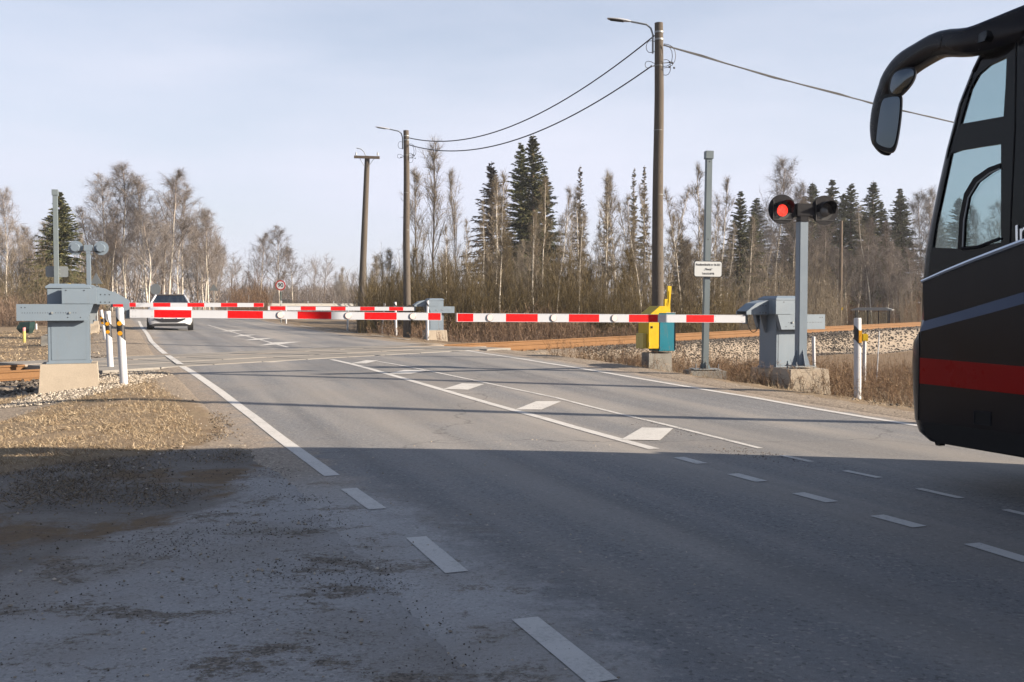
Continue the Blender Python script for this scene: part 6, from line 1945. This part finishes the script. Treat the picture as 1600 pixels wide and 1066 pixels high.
def g_mask_right(x, y):
    u, e = e_of(x, y); s, w = rail_sw(x, y)
    return ((e > 1.15) & (w < -1.9)) * np.clip(0.25 + 0.9 * sm(e, 1.2, 1.9), 0, 1) * (1 - 0.75 * sm(e, 2.3, 3.0)) * np.clip(0.75 + 0.5 * hnoise(x, y, 2.0, 33), 0.1, 1)
grass('dry_grass', 90000, (-1, 17), (10, 34), g_mask_right, 0.12, 0.004, 0.9, 'dry_grass', 4, (-0.3, 0))
def weed_mask(x, y):
    u, e = e_of(x, y); s, w = rail_sw(x, y)
    return ((e > 2.0) & (w < -2.3)) * np.clip(0.35 + 1.3 * hnoise(x, y, 1.3, 35), 0.15, 1)
def weeds(name, n, seed, h, mt, mf=weed_mask, xr=(-1, 19), yr=(10, 36), rad=0.0028, dens=10):
    rng = np.random.RandomState(seed); x, y = scatter(n, xr, yr, mf, rng); n = len(x)
    z = ground_z(x, y); p0 = np.stack([x, y, z - 0.03], 1)
    hh = h * rng.uniform(0.45, 1.2, n) * (0.75 + 0.35 * hnoise(x, y, 1.1, 36))
    d = rng.normal(size=(n, 3)) * 0.32 + np.array([-0.1, 0, 1]); p1 = p0 + d * hh[:, None]
    seg = np.concatenate([p0, p1, np.full((n, 1), rad), np.full((n, 1), rad * 0.5)], 1)
    k = rng.randint(0, n, n * dens); t = rng.uniform(0.25, 1, len(k))[:, None]
    b0 = p0[k] + (p1 - p0)[k] * t
    v, f = join_faces([prisms(seg, 3), blades(b0, rng.normal(size=(len(k), 3)) * 0.7 + np.array([0, 0, 0.5]), rng.uniform(0.06, 0.2, len(k)), rad * 0.9, rng)])
    tag(link_mesh(name, np_mesh(name, v, f, M[mt])), kind='stuff')
weeds('dry_weeds', 52000, 5, 0.62, 'weed')
weeds('dry_weeds', 9000, 6, 0.40, 'twig_grey')
def weed_far(x, y):
    s, w = rail_sw(x, y); u, v = uv(x, y)
    return ((w > 5.5) & (v > v_right(u) + 1.5)) * np.clip(0.5 + hnoise(x, y, 0.8, 37), 0.1, 1)
weeds('dry_weeds', 9000, 8, 0.7, 'twig_red', weed_far, (-8, 26), (34, 62), 0.006, 8)
def rocks(name, n, xr, yr, maskf, size, mt, seed, sink=0.25, zoff=0.0, flat=0.7):
    rng = np.random.RandomState(seed); x, y = scatter(n, xr, yr, maskf, rng); n = len(x)
    z = ground_z(x, y) + zoff
    u_, v_ = uv(x, y); z = np.where((v_ > v_left(u_) - 0.5) & (v_ < v_right(u_) + 0.55) & (u_ < 20), road_z(u_, v_) - 0.004, z)
    base = np.array([(1, 0, 0), (-1, 0, 0), (0, 1, 0), (0, -1, 0), (0, 0, 1), (0, 0, -1)], float)
    tri = np.array([(0, 2, 4), (2, 1, 4), (1, 3, 4), (3, 0, 4), (2, 0, 5), (1, 2, 5), (3, 1, 5), (0, 3, 5)])
    s = size * rng.uniform(0.45, 1.3, (n, 1, 1)) * rng.uniform(0.6, 1.25, (n, 6, 1))
    v = base[None] * s * np.array([1, 1, flat])
    v = v + rng.normal(size=v.shape) * size * 0.16
    a = rng.uniform(0, 2 * pi, n); ca, sa = np.cos(a)[:, None], np.sin(a)[:, None]
    vx = v[..., 0] * ca - v[..., 1] * sa; vy = v[..., 0] * sa + v[..., 1] * ca
    V_ = np.stack([vx + x[:, None], vy + y[:, None], v[..., 2] + z[:, None] + size * sink], -1).reshape(-1, 3)
    F_ = (tri[None] + (np.arange(n) * 6)[:, None, None]).reshape(-1, 3)
    tag(link_mesh(name, np_mesh(name, V_, F_, M[mt])), kind='stuff')
def bal_r(x, y):
    s, w = rail_sw(x, y); u, v = uv(x, y); c = w - GAUGE / 2
    return ((np.abs(c) < 3.7) & (v > v_right(u) + 0.9)) * np.where(np.abs(c) < 0.7, 0.35, 1.0) * np.where(c > 0.9, 0.4, 1)
rocks('ballast', 80000, (2, 16), (26, 52), bal_r, 0.034, 'ballast_stone', 11)
rocks('ballast', 16000, (13, 34), (44, 74), bal_r, 0.07, 'ballast_stone', 12)
def bal_l(x, y):
    s, w = rail_sw(x, y); u, v = uv(x, y); c = w - GAUGE / 2
    return ((np.abs(c) < 3.3) & (v < v_left(u) - 1.4))
rocks('ballast', 9000, (-14, -5), (13, 24), bal_l, 0.038, 'ballast_stone', 13)
rocks('white_gravel', 16000, (-9, -3.2), (14.2, 18.5), lambda x, y: sm(poly_sd(x, y, WGRAVEL), -0.15, 0.15) * 0.9, 0.022, 'pale_stone', 14)
def crumb_m(x, y):
    c = np.maximum(zones(x, y)[2], 0.7 * (uv(x, y)[1] > 1) * (uv(x, y)[0] < 8)); h = hnoise(x * 0.8, y * 1.7, 3.0, 41) + 0.5 * hnoise(x, y * 1.6, 7.0, 42)
    return np.clip(c, 0, 1) * np.clip(0.06 + sm(h, 0.0, 0.6) * 0.4, 0, 1) * np.clip((v_left(uv(x, y)[0]) + 0.9 - uv(x, y)[1]) / 1.2, 0, 1)
rocks('loose_crumbs', 90000, (-4.5, 1.6), (2.8, 9.6), crumb_m, 0.0048, 'crumb', 15, 0.3)
rocks('loose_stones', 900, (-5.5, 1.0), (3.0, 10.5), lambda x, y: np.clip(zones(x, y)[2] + zones(x, y)[3], 0, 1) * 0.7, 0.011, 'pale_stone', 16, 0.3)
def shoulder(x, y):
    u, v = uv(x, y); dl = v_left(u) - v; e = v - v_right(u)
    return np.clip(np.where(v < 5, (dl > 0.5) & (dl < 1.9) & (u > 9), (e > 0.6) & (e < 1.5)) * 1.0, 0, 1)
rocks('loose_stones', 9000, (-9, 14), (8, 30), shoulder, 0.012, 'pale_stone', 17, 0.3)
def clod(x, y):
    u, e = e_of(x, y); return ((np.abs(e - 1.7) < 0.35) & (u > 6) & (u < 22)) * np.clip(0.2 + hnoise(x, y, 2.2, 8), 0, 1)
rocks('soil_clods', 5000, (-1, 10), (8, 24), clod, 0.03, 'crumb', 18, 0.3)
def cline(x, y):
    u, v = uv(x, y); return (np.abs(v - 5.5 - 0.12 * np.sin(u * 2)) < 0.22) * (u > 7.2) * (u < 12) * np.clip(0.3 + hnoise(x, y, 4, 9), 0, 1)
rocks('loose_crumbs', 9000, (0, 4), (8, 12), cline, 0.009, 'crumb', 20, 0.3)
def dirt_m(x, y):
    z = zones(x, y); return np.clip(z[3] * 1.2 - z[2], 0, 1) * np.clip(0.25 + hnoise(x, y, 4.5, 51), 0.03, 1) * (uv(x, y)[1] < 1.2)
rocks('soil_clods', 9000, (-7, 0), (5.5, 11), dirt_m, 0.009, 'dead_grass', 21, 0.3)
def rim_m(x, y):
    d = poly_sd(x, y, GRASS_L); return np.exp(-(d / 0.10) ** 2) * (x > -4.4) * (y > 9.2) * np.clip(0.35 + hnoise(x, y, 4.0, 52), 0, 1)
rocks('soil_clods', 14000, (-4.5, -1.5), (9, 14.5), rim_m, 0.012, 'dead_grass', 22, 0.35)
rocks('loose_stones', 5000, (-6, 0), (6.0, 12.5), lambda x, y: np.clip(0.25 + 0.5 * hnoise(x, y, 2, 53), 0, 1) * (uv(x, y)[1] < 0.6), 0.007, 'ballast_stone', 23, 0.3)
# ---------------------------------------------------------------- slight spring haze
hz = MB().box(-760, 760, -70, 960, -3.0, 24.0).build('haze', None)
hm = bpy.data.materials.new('haze'); hm.use_nodes = True
hm.node_tree.nodes.clear()
ho = hm.node_tree.nodes.new('ShaderNodeOutputMaterial'); hv = hm.node_tree.nodes.new('ShaderNodeVolumePrincipled')
hv.inputs['Color'].default_value = (0.90, 0.93, 1.0, 1); hv.inputs['Density'].default_value = 0.00045
hv.inputs['Anisotropy'].default_value = 0.3
hm.node_tree.links.new(hv.outputs[0], ho.inputs['Volume'])
hz.data.materials.append(hm)
tag(hz, kind='stuff')
